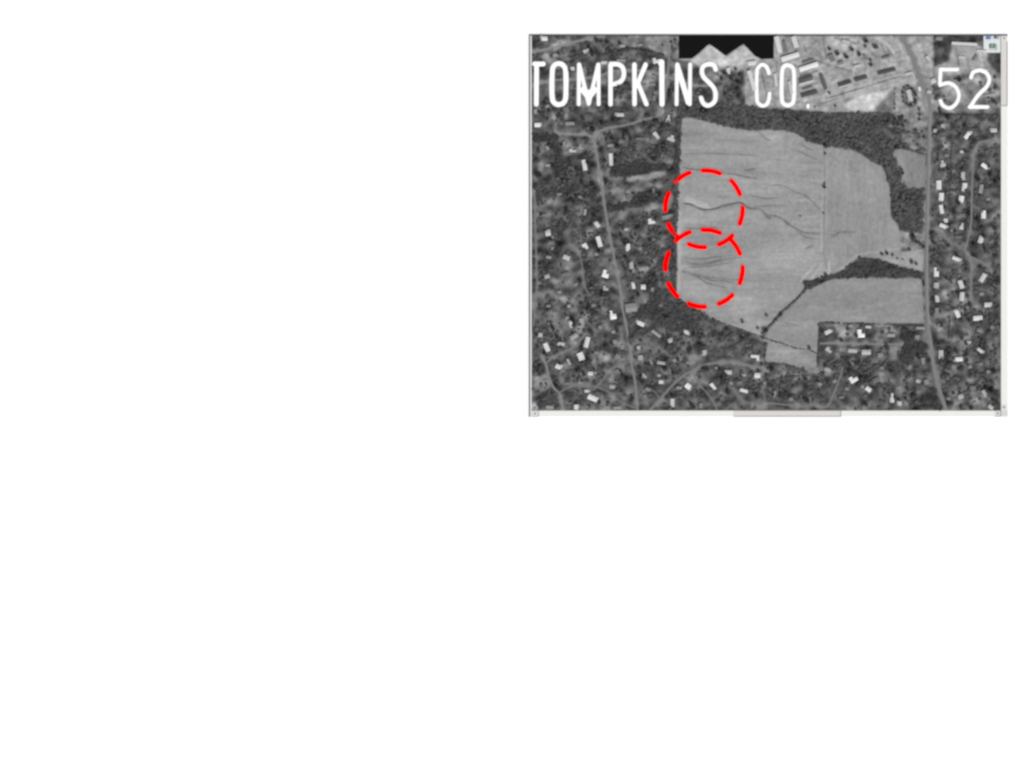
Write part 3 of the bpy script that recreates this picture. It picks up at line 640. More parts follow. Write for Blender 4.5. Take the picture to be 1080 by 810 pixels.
slab(1003.5, 45.8, 1030, 47.2, 2.6, 205, 'thin white building near the top edge left of the icon panel')
slab(1030, 53.6, 1040, 54.2, 2.0, 198, 'short thin white building below the icon panel', hh=3)
slab(875.6, 58, 878.4, 65, 5.0, 118, 'dull squarish building with dark roof near the crossing tracks')
slab(968.8, 92, 970.3, 96, 1.8, 232, 'tiny bright white building beside the curve of the wide road', hh=3)

slab(954.5, 78.5, 962, 76.8, 1.8, 196, 'thin pale building left of the wide road bend, above the tree ring', hh=3)
slab(962.6, 77.5, 964, 82.8, 1.4, 192, 'narrow pale shed at right angles beside the wide road bend', hh=3)
slab(826.5, 44, 829.5, 55, 3.0, 118, 'dull dark building between two leaning whitish roofs at the top', hh=4)
slab(846, 66.4, 858, 62.8, 1.8, 118, 'thin dull building just above the bright long building beside O', hh=3)
slab(846, 94.4, 856, 91.6, 1.6, 112, 'thin dull building between the lower dark roofs right of O', hh=3)
slab(884, 67.5, 889, 66, 3.2, 128, 'small grey building below the four dark trees in the top yards', hh=4)
slab(900, 71, 907, 69, 2.4, 190, 'small pale building in the middle of the top yards', hh=4)
slab(911, 58, 914, 63, 2.6, 120, 'small dull building left of two stacked trees in the yards', hh=4)
slab(930, 62, 938, 60, 2.2, 122, 'small dull building right of two stacked trees in the yards', hh=4)
slab(888, 43, 896, 45, 2.4, 186, 'small pale building near the top edge of the yards', hh=4)
slab(1011, 60, 1018, 61, 2.2, 188, 'small pale building in the lot above the digit 5', hh=3)
slab(1026, 64, 1030, 58, 2.2, 122, 'small dull building in the lot above the digit 2', hh=3)
slab(1038, 101.5, 1050, 99, 1.8, 160, 'thin grey building right of the digit 2', hh=3)

# ------------------------------------------------------------------ lettering
LET = []
def stroke(v, f, pts, w, hgt, z0, closed=False):
    """domed stroke with round ends; picture units in, metres out"""
    if closed: pts = list(pts)+[pts[0]]
    n = len(pts); R = 7
    if not closed:
        a, b = pts[0], pts[1]; L = math.hypot(b[0]-a[0], b[1]-a[1])
        pre = [((a[0]-(b[0]-a[0])/L*w*.5*s_, a[1]-(b[1]-a[1])/L*w*.5*s_), c_) for s_, c_ in ((.9, .35), (.6, .75), (.25, .95))]
        a, b = pts[-1], pts[-2]; L = math.hypot(b[0]-a[0], b[1]-a[1])
        post = [((a[0]-(b[0]-a[0])/L*w*.5*s_, a[1]-(b[1]-a[1])/L*w*.5*s_), c_) for s_, c_ in ((.25, .95), (.6, .75), (.9, .35))]
        seq = pre+[(p, 1.0) for p in pts]+post
    else: seq = [(p, 1.0) for p in pts]
    base = len(v); n = len(seq)
    for i, (p, c) in enumerate(seq):
        if closed:
            a = seq[(i-1) % (n-1)][0]; b = seq[(i+1) % (n-1)][0] if i < n-1 else seq[1][0]
        else: a = seq[max(0, i-1)][0]; b = seq[min(n-1, i+1)][0]
        dx, dy = b[0]-a[0], b[1]-a[1]; L = math.hypot(dx, dy) or 1
        nx, ny = -dy/L, dx/L
        for k in range(R):
            th = math.pi*k/(R-1)
            off = math.cos(th)*w*.5*c*(1+.10*noise.noise(Vector((p[0]*.5+k, p[1]*.5, k*2.0)))); zz = z0+(0 if k in (0, R-1) else hgt*(0.75+0.25*math.sin(th)))
            v.append((X(p[0]+nx*off), Y(p[1]+ny*off), zz))
        if i:
            for k in range(R-1):
                q = base+(i-1)*R+k
                f.append((q, q+1, q+R+1, q+R))
    if not closed:
        f.append(tuple(base+k for k in range(R))); f.append(tuple(base+(n-1)*R+k for k in reversed(range(R))))
def A(u, v): return (552+u/6.353, 30+v/6.353)
def B(u, v): return (712+u/6.353, 30+v/6.353)
def C_(u, v): return (872+u/5.4, 30+v/5.4)
def letter(ch, label, strokes, w, tr, closed=False, sm=False):
    w *= 1.22 if ch != 'digit' else 1.14
    v, f = [], []
    zz = ZG+0.5
    for i, s_ in enumerate(strokes):
        pts = [tr(*p) for p in s_]
        if closed: pts = smooth(pts, 2)
        elif sm and len(pts) > 3: pts = catmull(pts, 4)
        for a, b in zip(pts, pts[1:]):
            L = math.hypot(b[0]-a[0], b[1]-a[1]); m_ = max(1, int(L/3))
            for k in range(m_+1): LET.append((a[0]+(b[0]-a[0])*k/m_, a[1]+(b[1]-a[1])*k/m_))
        if not closed and not (sm and len(pts) > 3):
            # square corners: break into straight pieces
            for a, b in zip(pts, pts[1:]): stroke(v, f, [a, b], w, 1.6+0.03*i, zz)
        else: stroke(v, f, pts, w, 1.6+0.03*i, zz, closed)
    me = bpy.data.meshes.new('letter'); me.from_pydata(v, [], f); me.update()
    bm = bmesh.new(); bm.from_mesh(me); bmesh.ops.recalc_face_normals(bm, faces=bm.faces); bm.to_mesh(me); bm.free()
    me.materials.append(M(255)); o = bpy.data.objects.new(ch, me); COL.objects.link(o)
    cx = sum(p[0] for p in v)/len(v); cy = sum(p[1] for p in v)/len(v)
    me.transform(__import__('mathutils').Matrix.Translation((-cx, -cy, 0))); o.location = (cx, cy, 0)
    tag(o, label, 'letter', 'white lettering across the top of the aerial view')
letter('letter', 'white capital T cut off by the left edge, beginning TOMPKINS', [[(74, 238), (134, 238)], [(88, 238), (86, 508)]], 4.3, A)
letter('letter', 'white tall oval capital O of TOMPKINS', [[(191, 275), (189, 470), (205, 500), (237, 513), (269, 500), (285, 470), (285, 280), (269, 245), (237, 232), (206, 245)]], 4.5, A, True)
letter('letter', 'white heavy capital M of TOMPKINS with filled middle',
       [[(372, 242), (370, 508)], [(503, 242), (503, 508)], [(374, 242), (437, 505)], [(500, 242), (437, 505)], [(388, 410), (437, 470)], [(486, 410), (437, 470)], [(400, 400), (437, 430), (475, 400)]], 3.5, A)
letter('letter', 'white capital P of TOMPKINS', [[(583, 240), (583, 508)], [(583, 238), (635, 240), (664, 262), (673, 305), (660, 345), (625, 368), (583, 376)]], 4.1, A, False, True)
letter('letter', 'white capital K of TOMPKINS', [[(743, 242), (744, 508)], [(818, 242), (758, 385)], [(768, 370), (824, 508)]], 4.0, A)
letter('letter', 'white capital I of TOMPKINS, a single slanting bar', [[(926, 224), (928, 508)], [(916, 224), (927, 246)]], 4.6, A)
letter('letter', 'white heavy capital N of TOMPKINS', [[(12, 242), (9, 508)], [(100, 242), (98, 508)], [(16, 242), (96, 500)], [(20, 290), (84, 500)]], 3.5, B)
letter('letter', 'white capital S ending TOMPKINS', [[(272, 276), (258, 246), (225, 238), (190, 252), (178, 285), (190, 325), (230, 365), (260, 402), (270, 445), (262, 490), (225, 516), (190, 503), (173, 465)]], 4.0, B, False, True)
letter('letter', 'white capital C of CO', [[(628, 300), (612, 258), (582, 242), (556, 262), (546, 300), (546, 465), (558, 502), (588, 518), (614, 505), (628, 470), (632, 436)]], 3.4, B, False, True)
letter('letter', 'white oval capital O of CO', [[(713, 280), (711, 480), (726, 508), (752, 516), (780, 508), (796, 480), (797, 285), (782, 253), (752, 243), (727, 252)]], 3.7, B, True)
letter('full_stop', 'white square full stop after CO', [[(886, 512), (892, 512)], [(885, 521), (893, 521)], [(886, 529), (892, 529)]], 2.0, B)
letter('digit', 'white digit 5 at the top right', [[(742, 233), (646, 233), (642, 318)], [(644, 322), (690, 310), (730, 330), (750, 372), (744, 412), (720, 443), (690, 453), (660, 438), (646, 412)]], 3.6, C_, False, True)
letter('digit', 'white digit 2 at the top right', [[(820, 280), (832, 250), (870, 238), (908, 254), (924, 292), (908, 332), (862, 378), (820, 438)], [(812, 446), (914, 447)]], 3.7, C_, False, True)

# ------------------------------------------------------------------ black notch at the top edge
np_ = [(716, 37.8), (816, 37.8), (816, 62), (803, 62.5), (796.5, 59.5), (784, 46.6), (765, 58.6), (748, 46.6), (732.5, 60), (729, 62), (716, 62)]
v = [(X(x), Y(y), ZG+0.5) for x, y in np_]+[(X(x), Y(y), ZG+2.0) for x, y in np_]; n = len(np_)
f = [tuple(range(n-1, -1, -1)), tuple(range(n, 2*n))]+[(i, (i+1) % n, n+(i+1) % n, n+i) for i in range(n)]
o = link('edge_notch', v, f, M(22)); bm = bmesh.new(); bm.from_mesh(o.data); bmesh.ops.recalc_face_normals(bm, faces=bm.faces); bm.to_mesh(o.data); bm.free()
tag(o, 'black film edge block with two pale peaks cut into it, top middle', 'film mark')

# ------------------------------------------------------------------ red dashed circles
RED = bpy.data.materials.new('red_paint'); RED.use_nodes = True
pr = RED.node_tree.nodes['Principled BSDF']; pr.inputs['Base Color'].default_value = (0.92, 0.0, 0.0, 1); pr.inputs['Specular IOR Level'].default_value = 0; pr.inputs['Roughness'].default_value = 1
DASH = [((712.3, 191.8), (727.5, 182.3)), ((741, 180), (759.5, 183.2)), ((771.2, 190.8), (780.4, 205.2)), ((783.2, 219), (780, 236.3)), ((772.4, 248.6), (758, 258)), ((743.7, 261), (726.5, 257.6)), ((714.8, 249.8), (704.8, 236.5)), ((701.8, 222), (705.2, 204))]
REDP = []
for dy, lab in ((0, 'upper red dashed circle around the gullies at the field edge'), (62.7, 'lower red dashed circle around the gullies at the field edge')):
    e = empty('dashed_circle', 742.5, 220.5+dy, ZG+0.6); tag(e, lab, 'dashed circle', 'red dashed circles on the field')
    cx, cy = 742.5, 220.5
    for p, q in DASH:
        a0 = math.atan2(p[1]-cy, p[0]-cx); a1 = math.atan2(q[1]-cy, q[0]-cx)
        if a1-a0 > math.pi: a1 -= 2*math.pi
        if a0-a1 > math.pi: a1 += 2*math.pi
        r0 = math.hypot(p[0]-cx, p[1]-cy); r1 = math.hypot(q[0]-cx, q[1]-cy)
        pts = [(cx+(r0+(r1-r0)*k/6)*math.cos(a0+(a1-a0)*k/6), cy+dy+(r0+(r1-r0)*k/6)*math.sin(a0+(a1-a0)*k/6)) for k in range(7)]
        REDP += pts
        v, f = [], []; stroke(v, f, pts, 4.9, 1.0, ZG+0.6 + (0.1 if dy else 0))
        v = [(a-X(742.5), b-Y(220.5+dy), c-(ZG+0.6)) for a, b, c in v]
        o = link('dash', v, f, RED, e)
        bm = bmesh.new(); bm.from_mesh(o.data); bmesh.ops.recalc_face_normals(bm, faces=bm.faces); bm.to_mesh(o.data); bm.free()

# ------------------------------------------------------------------ viewer frame, scroll bars, icon panel
def bar(name, x0, y0, x1, y1, z0, z1, mat, parent=None):
    v, f = [], []; px, py, pz = (parent.location if parent else (0, 0, 0))
    if parent and parent.parent: px += parent.parent.location[0]; py += parent.parent.location[1]; pz += parent.parent.location[2]
    box(v, f, X(x0)-px, X(x1)-px, Y(y1)-py, Y(y0)-py, z0-pz, z1-pz)
    return link(name, v, f, mat, parent)
fr = empty('viewer_frame', 558.5, 439, 0); tag(fr, 'thin dark and pale border along the left and top of aerial view', 'frame')
bar('border', 558.0, 36.6, 559.2, 439.6, 0.02, 2.0, M(66), fr)
bar('inner_border', 559.2, 37.6, 560.6, 433, 0.02, 1.9, M(240), fr)
bar('border', 559.2, 36.6, 1062.6, 37.6, 0.02, 2.0, M(72), fr)
TR = M(235, tint=(1.0, 1.0, 0.97)); TH = M(214, tint=(1.02, 0.985, 0.96)); BT = M(218, tint=(1.0, 1.0, 0.97)); DK = M(60); SH = M(120)
def arrow(parent, x, y, r, d):
    k = {'u': [(-1, .6), (1, .6), (0, -.8)], 'd': [(-1, -.6), (1, -.6), (0, .8)], 'l': [(.6, -1), (.6, 1), (-.8, 0)], 'r': [(-.6, -1), (-.6, 1), (.8, 0)]}[d]
    px = parent.parent.location[0]; py = parent.parent.location[1]
    pts = [(X(x+r*a)-px, Y(y+r*b)-py) for a, b in k]
    v = [(a, b, 2.31) for a, b in pts]+[(a, b, 2.5) for a, b in pts]
    o = link('arrow', v, [(0, 1, 2), (5, 4, 3), (0, 3, 4, 1), (1, 4, 5, 2), (2, 5, 3, 0)], DK, parent)
    bm = bmesh.new(); bm.from_mesh(o.data); bmesh.ops.recalc_face_normals(bm, faces=bm.faces); bm.to_mesh(o.data); bm.free()
vs = empty('scroll_bar', 1059, 433, 0); tag(vs, 'tall vertical scroll bar down the right side of the aerial view', 'scroll bar', 'scroll bars of the viewer')
bar('track', 1055.6, 37.8, 1062.6, 433.0, 0.02, 2.0, TR, vs)
b1 = bar('arrow_button', 1056.2, 38.2, 1062.0, 43.6, 2.0, 2.30, BT, vs); arrow(b1, 1059, 40.2, 1.3, 'u')
bar('thumb', 1056.2, 43.9, 1061.6, 111.0, 2.0, 2.32, TH, vs)
bar('thumb_edge', 1061.6, 43.9, 1062.5, 111.0, 2.0, 2.34, SH, vs); bar('thumb_edge', 1056.2, 111.0, 1062.5, 111.8, 2.0, 2.34, SH, vs)
b2 = bar('arrow_button', 1056.2, 427, 1062.0, 432.6, 2.0, 2.30, BT, vs); arrow(b2, 1058.7, 429.6, 1.3, 'd')
hs_ = empty('scroll_bar', 808, 439, 0); tag(hs_, 'horizontal scroll bar along the bottom of the aerial view', 'scroll bar', 'scroll bars of the viewer')
bar('track', 560.7, 433.1, 1055.5, 439.5, 0.02, 2.0, TR, hs_)
b3 = bar('arrow_button', 561.0, 433.5, 567.6, 439.2, 2.0, 2.30, BT, hs_); arrow(b3, 564.2, 436.2, 1.3, 'l')
bar('button_edge', 567.6, 433.5, 568.3, 439.4, 2.0, 2.34, SH, hs_); bar('button_edge', 561, 439.0, 567.6, 439.6, 2.0, 2.34, SH, hs_)
bar('thumb', 773.6, 433.4, 886.2, 438.8, 2.0, 2.32, TH, hs_)
bar('thumb_edge', 773.6, 438.8, 887, 439.6, 2.0, 2.34, M(110), hs_); bar('thumb_edge', 886.2, 433.4, 887, 438.8, 2.0, 2.34, SH, hs_)
b4 = bar('arrow_button', 1049, 433.5, 1054.8, 438.8, 2.0, 2.30, BT, hs_); arrow(b4, 1052.2, 436.0, 1.3, 'r')
bar('button_edge', 1054.8, 433.5, 1055.4, 439.4, 2.0, 2.34, SH, hs_); bar('button_edge', 1049, 438.8, 1054.8, 439.5, 2.0, 2.34, SH, hs_)
cr = bar('frame_corner', 1055.7, 433.1, 1062.6, 439.5, 0.02, 2.1, M(212, tint=(1, 1, .97))); tag(cr, 'plain grey square corner where both scroll bars meet', 'frame corner')
ip = empty('icon_panel', 1045.8, 55, 0); tag(ip, 'small pale panel with blue and green icons, top right corner', 'icon panel')
bar('panel', 1037.2, 38.0, 1054.8, 55.6, 1.7, 2.5, M(226, tint=(0.99, 1.0, 1.01)), ip)
ic = bar('blue_icon', 1039.2, 38.2, 1045.0, 41.6, 2.5, 2.7, M(150, tint=(0.62, 0.85, 1.6)), ip)
bar('icon_base', 1039.8, 39.9, 1043.4, 41.4, 2.7, 2.8, M(100, tint=(0.5, 1.0, 1.8)), ic)
bar('blue_icon', 1045.6, 38.2, 1047.2, 41.8, 2.5, 2.7, M(225, tint=(0.9, 0.95, 1.1)), ip)
bar('blue_icon', 1047.6, 38.3, 1053.6, 41.4, 2.5, 2.7, M(170, tint=(0.9, 0.92, 1.25)), ip)
bar('pointer', 1048.2, 38.4, 1050.8, 40.2, 2.7, 2.9, M(35, tint=(0.8, 0.8, 1.6)), ip)
gi = bar('green_icon', 1042.9, 46.0, 1049.6, 50.9, 2.5, 2.7, M(112, tint=(0.8, 1.15, 1.0)), ip)
bar('icon_centre', 1044.9, 47.3, 1047.6, 49.2, 2.7, 2.8, M(165, tint=(0.85, 1.1, 1.0)), gi)
bar('green_icon', 1049.6, 46.3, 1051.6, 53.4, 2.5, 2.65, M(178, tint=(0.85, 1.1, 1.0)), ip)
bar('green_icon', 1042.5, 51.6, 1049.6, 53.2, 2.5, 2.63, M(190, tint=(0.9, 1.08, 1.0)), ip)
bar('green_icon', 1039.8, 43.0, 1050.5, 44.0, 2.5, 2.61, M(215, tint=(0.92, 1.04, 1.03)), ip)

# ------------------------------------------------------------------ trees
def inpoly(x, y, P):
    c = False; j = len(P)-1
    for i in range(len(P)):
        if (P[i][1] > y) != (P[j][1] > y) and x < (P[j][0]-P[i][0])*(y-P[i][1])/(P[j][1]-P[i][1])+P[i][0]: c = not c
        j = i
    return c
from collections import defaultdict
grid = defaultdict(list)
def block(x, y, r): grid[(int(x//8), int(y//8))].append((x, y, r))
for pts, w in ROADS:
    for a, b in zip(pts, pts[1:]):
        L = math.hypot(b[0]-a[0], b[1]-a[1]); m_ = max(1, int(L/1.5))
        for k in range(m_+1): block(a[0]+(b[0]-a[0])*k/m_, a[1]+(b[1]-a[1])*k/m_, w/2+0.1)
for (x, y, r, r2) in HB+LB: block(x, y, (r+r2)/2-0.25)
for x, y in LET: block(x, y, 2.8)
for x, y in REDP: block(x, y, 2.6)
def free(x, y, r):
    gx, gy = int(x//8), int(y//8)
    for i in (-1, 0, 1):
        for j in (-1, 0, 1):
            for (a, b, q) in grid[(gx+i, gy+j)]:
                if (a-x)**2+(b-y)**2 < (q+r)**2: return False
    return LX0+r < x < LX1-r and LY0+r < y < LY1-r and not (x > 1036-r and y < 57+r) and not (714-r < x < 818+r and y < 64+r)
FIELDS = [F_MAIN, F_EAST, F_LOW, F_SM]
ico = bmesh.new(); bmesh.ops.create_icosphere(ico, subdivisions=2, radius=1.0)
ICOV = [tuple(v.co) for v in ico.verts]; ICOF = [tuple(v.index for v in f_.verts) for f_ in ico.faces]; ico.free()
ico = bmesh.new(); bmesh.ops.create_icosphere(ico, subdivisions=1, radius=1.0)
IC1V = [tuple(v.co) for v in ico.verts]; IC1F = [tuple(v.index for v in f_.verts) for f_ in ico.faces]; ico.free()
def crown_mesh(seed, leaves=70):
    rnd = random.Random(seed); v, f = [], []
    for c in range(rnd.randint(4, 6)):                 # unequal clumps
        a = rnd.random()*6.28; rr = 0 if c == 0 else rnd.uniform(.35, .62)
        cx, cy, cz = rr*math.cos(a), rr*math.sin(a), 1.25+rnd.uniform(-.25, .35)
        r = rnd.uniform(.38, .55) if c else .62
        b = len(v)
        for p in IC1V:
            k = r*(1+0.45*noise.noise(Vector((p[0]*1.7+seed*3.1+c, p[1]*1.7, p[2]*1.7))))
            v.append((cx+p[0]*k, cy+p[1]*k, cz+p[2]*k*.95))
        f += [tuple(b+i for i in q) for q in IC1F]
    for k in range(leaves):                            # loose leaf sprays round the rim
        a = rnd.random()*6.28; el = rnd.uniform(-.5, 1.3); r = rnd.uniform(.75, 1.05)
        c = Vector((r*math.cos(a)*math.cos(el), r*math.sin(a)*math.cos(el), 1.25+.8*r*math.sin(el)))
        b = len(v)
        for q in range(3): v.append(tuple(c+Vector((rnd.uniform(-.17, .17), rnd.uniform(-.17, .17), rnd.uniform(-.12, .12)))))
        f.append((b, b+1, b+2))
    return v, f
LEAF = M(66, 0.45, 2.0, 'leaf_obj'); BARK = M(95)
PROTO = []
for s_ in range(8):
    v, f = crown_mesh(s_)
    me = bpy.data.meshes.new('crown'); me.from_pydata(v, [], f); me.update(); me.materials.append(LEAF)
    tv, tf = [], []
    for j, (zz, r) in enumerate(((0, .12), (.5, .085), (1.0, .06))):
        tv += [(r*math.cos(6.283*k/6), r*math.sin(6.283*k/6), zz) for k in range(6)]
        if j: tf += [((j-1)*6+k, (j-1)*6+(k+1) % 6, j*6+(k+1) % 6, j*6+k) for k in range(6)]
    for k in range(3):
        a = k*2.1+s_; b = len(tv)
        tv += [(0, .03, .7), (0, -.03, .7), (.4*math.cos(a), .4*math.sin(a), 1.2)]; tf.append((b, b+1, b+2))
    mt = bpy.data.meshes.new('trunk'); mt.from_pydata(tv, [], tf); mt.update(); mt.materials.append(BARK)
    PROTO.append((me, mt))
protos = []
for me, mt in PROTO:
    protos.append((bpy.data.objects.new('tree', None), bpy.data.objects.new('crown', me), bpy.data.objects.new('trunk', mt)))
ntree = [0]
def tree(x, y, r, label, group, zk=1.0):
    e0, c0, t0 = random.choice(protos)
    e = e0.copy(); c = c0.copy(); t = t0.copy()
    for q in (e, c, t): COL.objects.link(q)
    c.parent = e; t.parent = e
    e.location = (X(x), Y(y), ZG); e.rotation_euler[2] = random.random()*6.28
    e.scale = (r*S, r*S, r*S*zk*0.85)
    tag(e, label, 'tree', group); block(x, y, r*0.8); ntree[0] += 1
SPECIAL = [
 (870, 162.5, 1.6, 'small dark tree on the lane line near the top of field'), (869.3, 197, 2.2, 'dark tree standing midway along the vertical lane line in the field'),
 (869.5, 193.5, 1.3, 'small bush touching the top of the midway lane tree'), (868.5, 225, 1.2, 'tiny bush on the lane line just above the gully crossing'), (870.5, 155.5, 2.6, 'tree jutting south from the north wood at the lane'),
 (783, 339, 2.4, 'lone bushy tree inside the field near its southern tip'), (799, 345.8, 1.7, 'small tree by the meeting of the two hedgerows'), (808, 333, 1.9, 'small tree just left of the diagonal hedgerow'),
 (844, 228, 1.1, 'tiny dark bush left of the lane in the pale field'), (963, 251.5, 4.0, 'large dark tree below the eastern dark wood'), (962, 247, 2.6, 'smaller tree touching the large one below the eastern wood'),
 (970, 257.5, 2.4, 'dark tree beside the wide road below the eastern wood'), (966.5, 255.6, 1.8, 'small tree between two larger ones beside the wide road'), (974, 261, 1.8, 'small tree at the roadside where the track joins'),
 (959, 263, 1.8, 'small dark tree at the corner of the eastern field'), (930, 268.5, 2.0, 'westernmost of three small trees above the band of wood'), (935, 268, 2.4, 'middle of three small trees above the band of wood'),
 (941, 269, 1.6, 'easternmost of three small trees above the band of wood'), (961, 276.5, 2.4, 'dark tree north of the pale track, nearest the band of wood'), (966, 278, 2.0, 'dark tree right of another north of the pale track'),
 (946, 272.8, 1.1, 'small bush on the pale track, west end'), (952, 273.5, 1.0, 'small bush on the pale track, middle'), (974.5, 300.5, 1.4, 'small bush beside the wide road at lower field corner'),
 (949.5, 179, 2.6, 'dark tree inside the small eastern field'), (952, 183, 2.0, 'second dark tree just below another in the small eastern field'), (907, 157, 1.2, 'little tree at the north wood edge'),
 (853, 367, 2.0, 'bush on the southern hedgerow near its east end'), (874.5, 51.5, 2.4, 'dark round tree in the top yards, upper left'), (883, 56.5, 3.0, 'broad dark tree in the top yards beside the round one'),
 (897.5, 52.6, 2.8, 'dark tree in the top yards, centre upper'), (892.4, 60.8, 3.0, 'dark tree in the top yards, centre lower'), (906.3, 57.8, 2.6, 'greyish tree in the top yards, right of centre'),
 (913.3, 44, 3.0, 'tree near the top edge above the yards'), (912.8, 49, 1.8, 'small tree under the one near the top edge'), (918, 64, 2.0, 'upper of two stacked trees in the yards'), (918.5, 69, 2.2, 'lower of two stacked trees in the yards'),
 (923, 50, 3.0, 'tree beside the white curving lane at the top'), (874.5, 98.5, 1.8, 'small tree at the left end of the diagonal yard road'), (859.5, 113, 1.2, 'tiny bush right of the full stop'), (881, 112, 1.6, 'small tree near the pale triangular yard'),
 (761, 84, 2.6, 'dark tree between letter S and letter C, upper'), (771, 84.5, 2.4, 'dark tree below the small white building beside letter S'), (766, 101, 2.6, 'dark tree low between the letters S and C'), (763, 77.5, 2.2, 'dark tree left of the small white building beside letter S'),
 (778, 88, 2.8, 'upper tree of the dark row left of letter C'), (778.5, 95, 2.8, 'middle tree of the dark row left of letter C'), (779, 102, 2.8, 'lower tree of the dark row left of letter C'), (781, 80, 2.4, 'top tree of the dark row left of letter C'),
 (776, 73, 2.0, 'small tree right of the small white building beside letter S')]
for i, (x, y, r, lab) in enumerate(SPECIAL):
    tree(x, y, r, lab, 'single trees in fields and yards')
# ring of trees round the white building at the road curve
for k in range(14):
    a = k/14*6.283+random.uniform(-.15, .15)
    tree(958.5+random.uniform(6.2, 7.6)*math.cos(a)+1.5*math.sin(a), 101.5+random.uniform(9.5, 11)*math.sin(a), random.uniform(1.2, 1.8), 'dark tree in the ring around the whitish building by the road curve', 'ring of trees around the building')
for k, y in enumerate((116, 121, 126)): tree(969.5, y, 1.9, ['upper', 'middle', 'lower'][k]+' tree of the short row below the ringed building', 'short row below the ringed building')

def clump_mass(name, pts, label, cat, kind=None, g=66, amp=0.35):
    v, f = [], []
    for (x, y, r) in pts:
        sd_ = random.random()*50; hz = random.uniform(.34, .6)*r*S*(1 if cat != 'wood' else .72); b = len(v)
        for p in ICOV if r > 2.6 else IC1V:
            k = 1+0.5*noise.noise(Vector((p[0]*1.6+sd_, p[1]*1.6, p[2]*1.6+sd_)))
            v.append((X(x)+p[0]*k*r*S, Y(y)+p[1]*k*r*S, ZG+hz*0.9+p[2]*k*hz*.9))
        f += [tuple(b+i for i in q) for q in (ICOF if r > 2.6 else IC1F)]
    o = link(name, v, f, M(g, amp, 34.0, 'leaf_isl'))
    tag(o, label, cat, None, kind); return o
def scatter(poly, step, r0, r1, keep=1.0):
    xs = [p[0] for p in poly]; ys = [p[1] for p in poly]; out = []
    y = min(ys)
    while y < max(ys):
        x = min(xs)
        while x < max(xs):
            px, py = x+random.uniform(-.5, .5)*step, y+random.uniform(-.5, .5)*step
            r = random.uniform(r0, r1)
            if random.random() < keep and inpoly(px, py, poly) and free(px, py, r*.6) and not any(inpoly(px, py, q) for q in FIELDS): out.append((px, py, r))
            x += step
        y += step
    return out
labs = ['dark wood north, west and east of the big pale field', 'dark band of wood across the field beside the lower field', 'dark wood southwest of the field below the red circles',
        'dark wood beside the wide road below the lower field', 'dark wood at the bottom edge left of the wide road', 'dark strip of wood above the pale narrow plot',
        'dark strip of wood above the grey lane plot', 'dark L-shaped wood near the upper left edge', 'dark strip of wood at mid left edge']
for w_, l_ in zip(WOODS, labs):
    gw = 64 if w_ in (W_E, W_SE, W_A, W_B, W_C) else 80 if w_ is W_NORTH else 70
    clump_mass('woodland', scatter(w_, 2.5, 1.2, 2.5, 0.74 if w_ is W_NORTH else .86), l_, 'wood', 'stuff', gw, 0.24)
# hedgerows
def hedge(pts, r, label, gap=0.0, step=1.3):
    pts = catmull(pts, 4); out = []
    for a, b in zip(pts, pts[1:]):
        L = math.hypot(b[0]-a[0], b[1]-a[1]); m_ = max(1, int(round(L/step)))
        for k in range(m_):
            if random.random() < gap: continue
            x, y = a[0]+(b[0]-a[0])*k/m_, a[1]+(b[1]-a[1])*k/m_
            if LX0+1.2 < x < LX1-1.2 and LY0+1 < y < LY1-1: out.append((x+random.uniform(-.4, .4), y+random.uniform(-.4, .4), r*random.uniform(.7, 1.25)))
    clump_mass('hedge', out, label, 'hedge', None, 72, 0.3)
hedge([(850, 303), (844, 311), (838.5, 317), (833, 321.5), (826.7, 327), (820, 334), (814, 341), (807, 348), (801.8, 353.6)], 1.15, 'diagonal dark hedgerow running from the wood band down to the southwest', 0.06)
hedge([(748, 336), (760, 340.3), (775, 345), (794, 352), (803, 355.4)], 0.65, 'thin hedgerow along the southwest edge of the field', 0.1)
hedge([(803, 355), (813, 359), (826.7, 362.8), (838.5, 367), (853, 368.8), (861, 373)], 0.8, 'thin hedgerow crossing between the lower field and its pale tail', 0.12)
hedge([(864, 340.5), (880, 340.3), (886, 340.5)], 1.1, 'dark hedge at the top left of the housing block', 0.05)
hedge([(890, 341), (905, 340.8), (920, 341.8), (945, 342.6), (974, 343.2)], 0.75, 'long thin hedge along the top of the housing block', 0.08)
hedge([(864.3, 341), (863.6, 352), (863, 366), (862, 380), (862.5, 388)], 1.0, 'vertical hedge down the left side of the housing block', 0.1)
hedge([(807, 382), (812, 383), (820, 384)], 0.9, 'short hedge under the pale field tail, left piece', 0.1)
hedge([(826, 384), (834, 386), (838, 387)], 0.9, 'short hedge under the pale field tail, right piece', 0.1)
hedge([(806, 363), (807.5, 368), (806, 378)], 1.2, 'dark hedge at the left end of the pale field tail', 0.1)
hedge([(985, 120.5), (1010, 121), (1030, 121.5), (1054, 121.5)], 1.1, 'dark hedge line under the digits at upper right', 0.05)
hedge([(955, 157), (966, 160), (977, 163.5)], 0.8, 'short hedge above the small eastern field', 0.1)
hedge([(981, 321), (992, 321), (1000, 322), (1008, 325), (1014, 319)], 1.0, 'dark hedge between houses right of the lower wide road', 0.15)
hedge([(1001.5, 334), (1001, 345), (1000, 358)], 1.0, 'vertical dark hedge right of the lower wide road', 0.1)
hedge([(1004, 125), (1003.5, 140), (1003, 170), (1002, 200), (1001, 225)], 0.9, 'long vertical hedge between back gardens in the east', 0.3)
hedge([(632, 59), (646, 56), (664, 51.5), (682.6, 54.6), (701, 58.5)], 1.7, 'dark curving tree belt above the letters P and K', 0.03)
hedge([(843, 117.5), (870, 119.5), (905, 119), (940, 119.5)], 0.8, 'thin hedge on the north edge of the wood', 0.15)
hedge([(943.6, 94), (943.2, 104), (943.4, 116)], 0.9, 'thin dark hedge on the right edge of the pale triangular yard', 0.15)
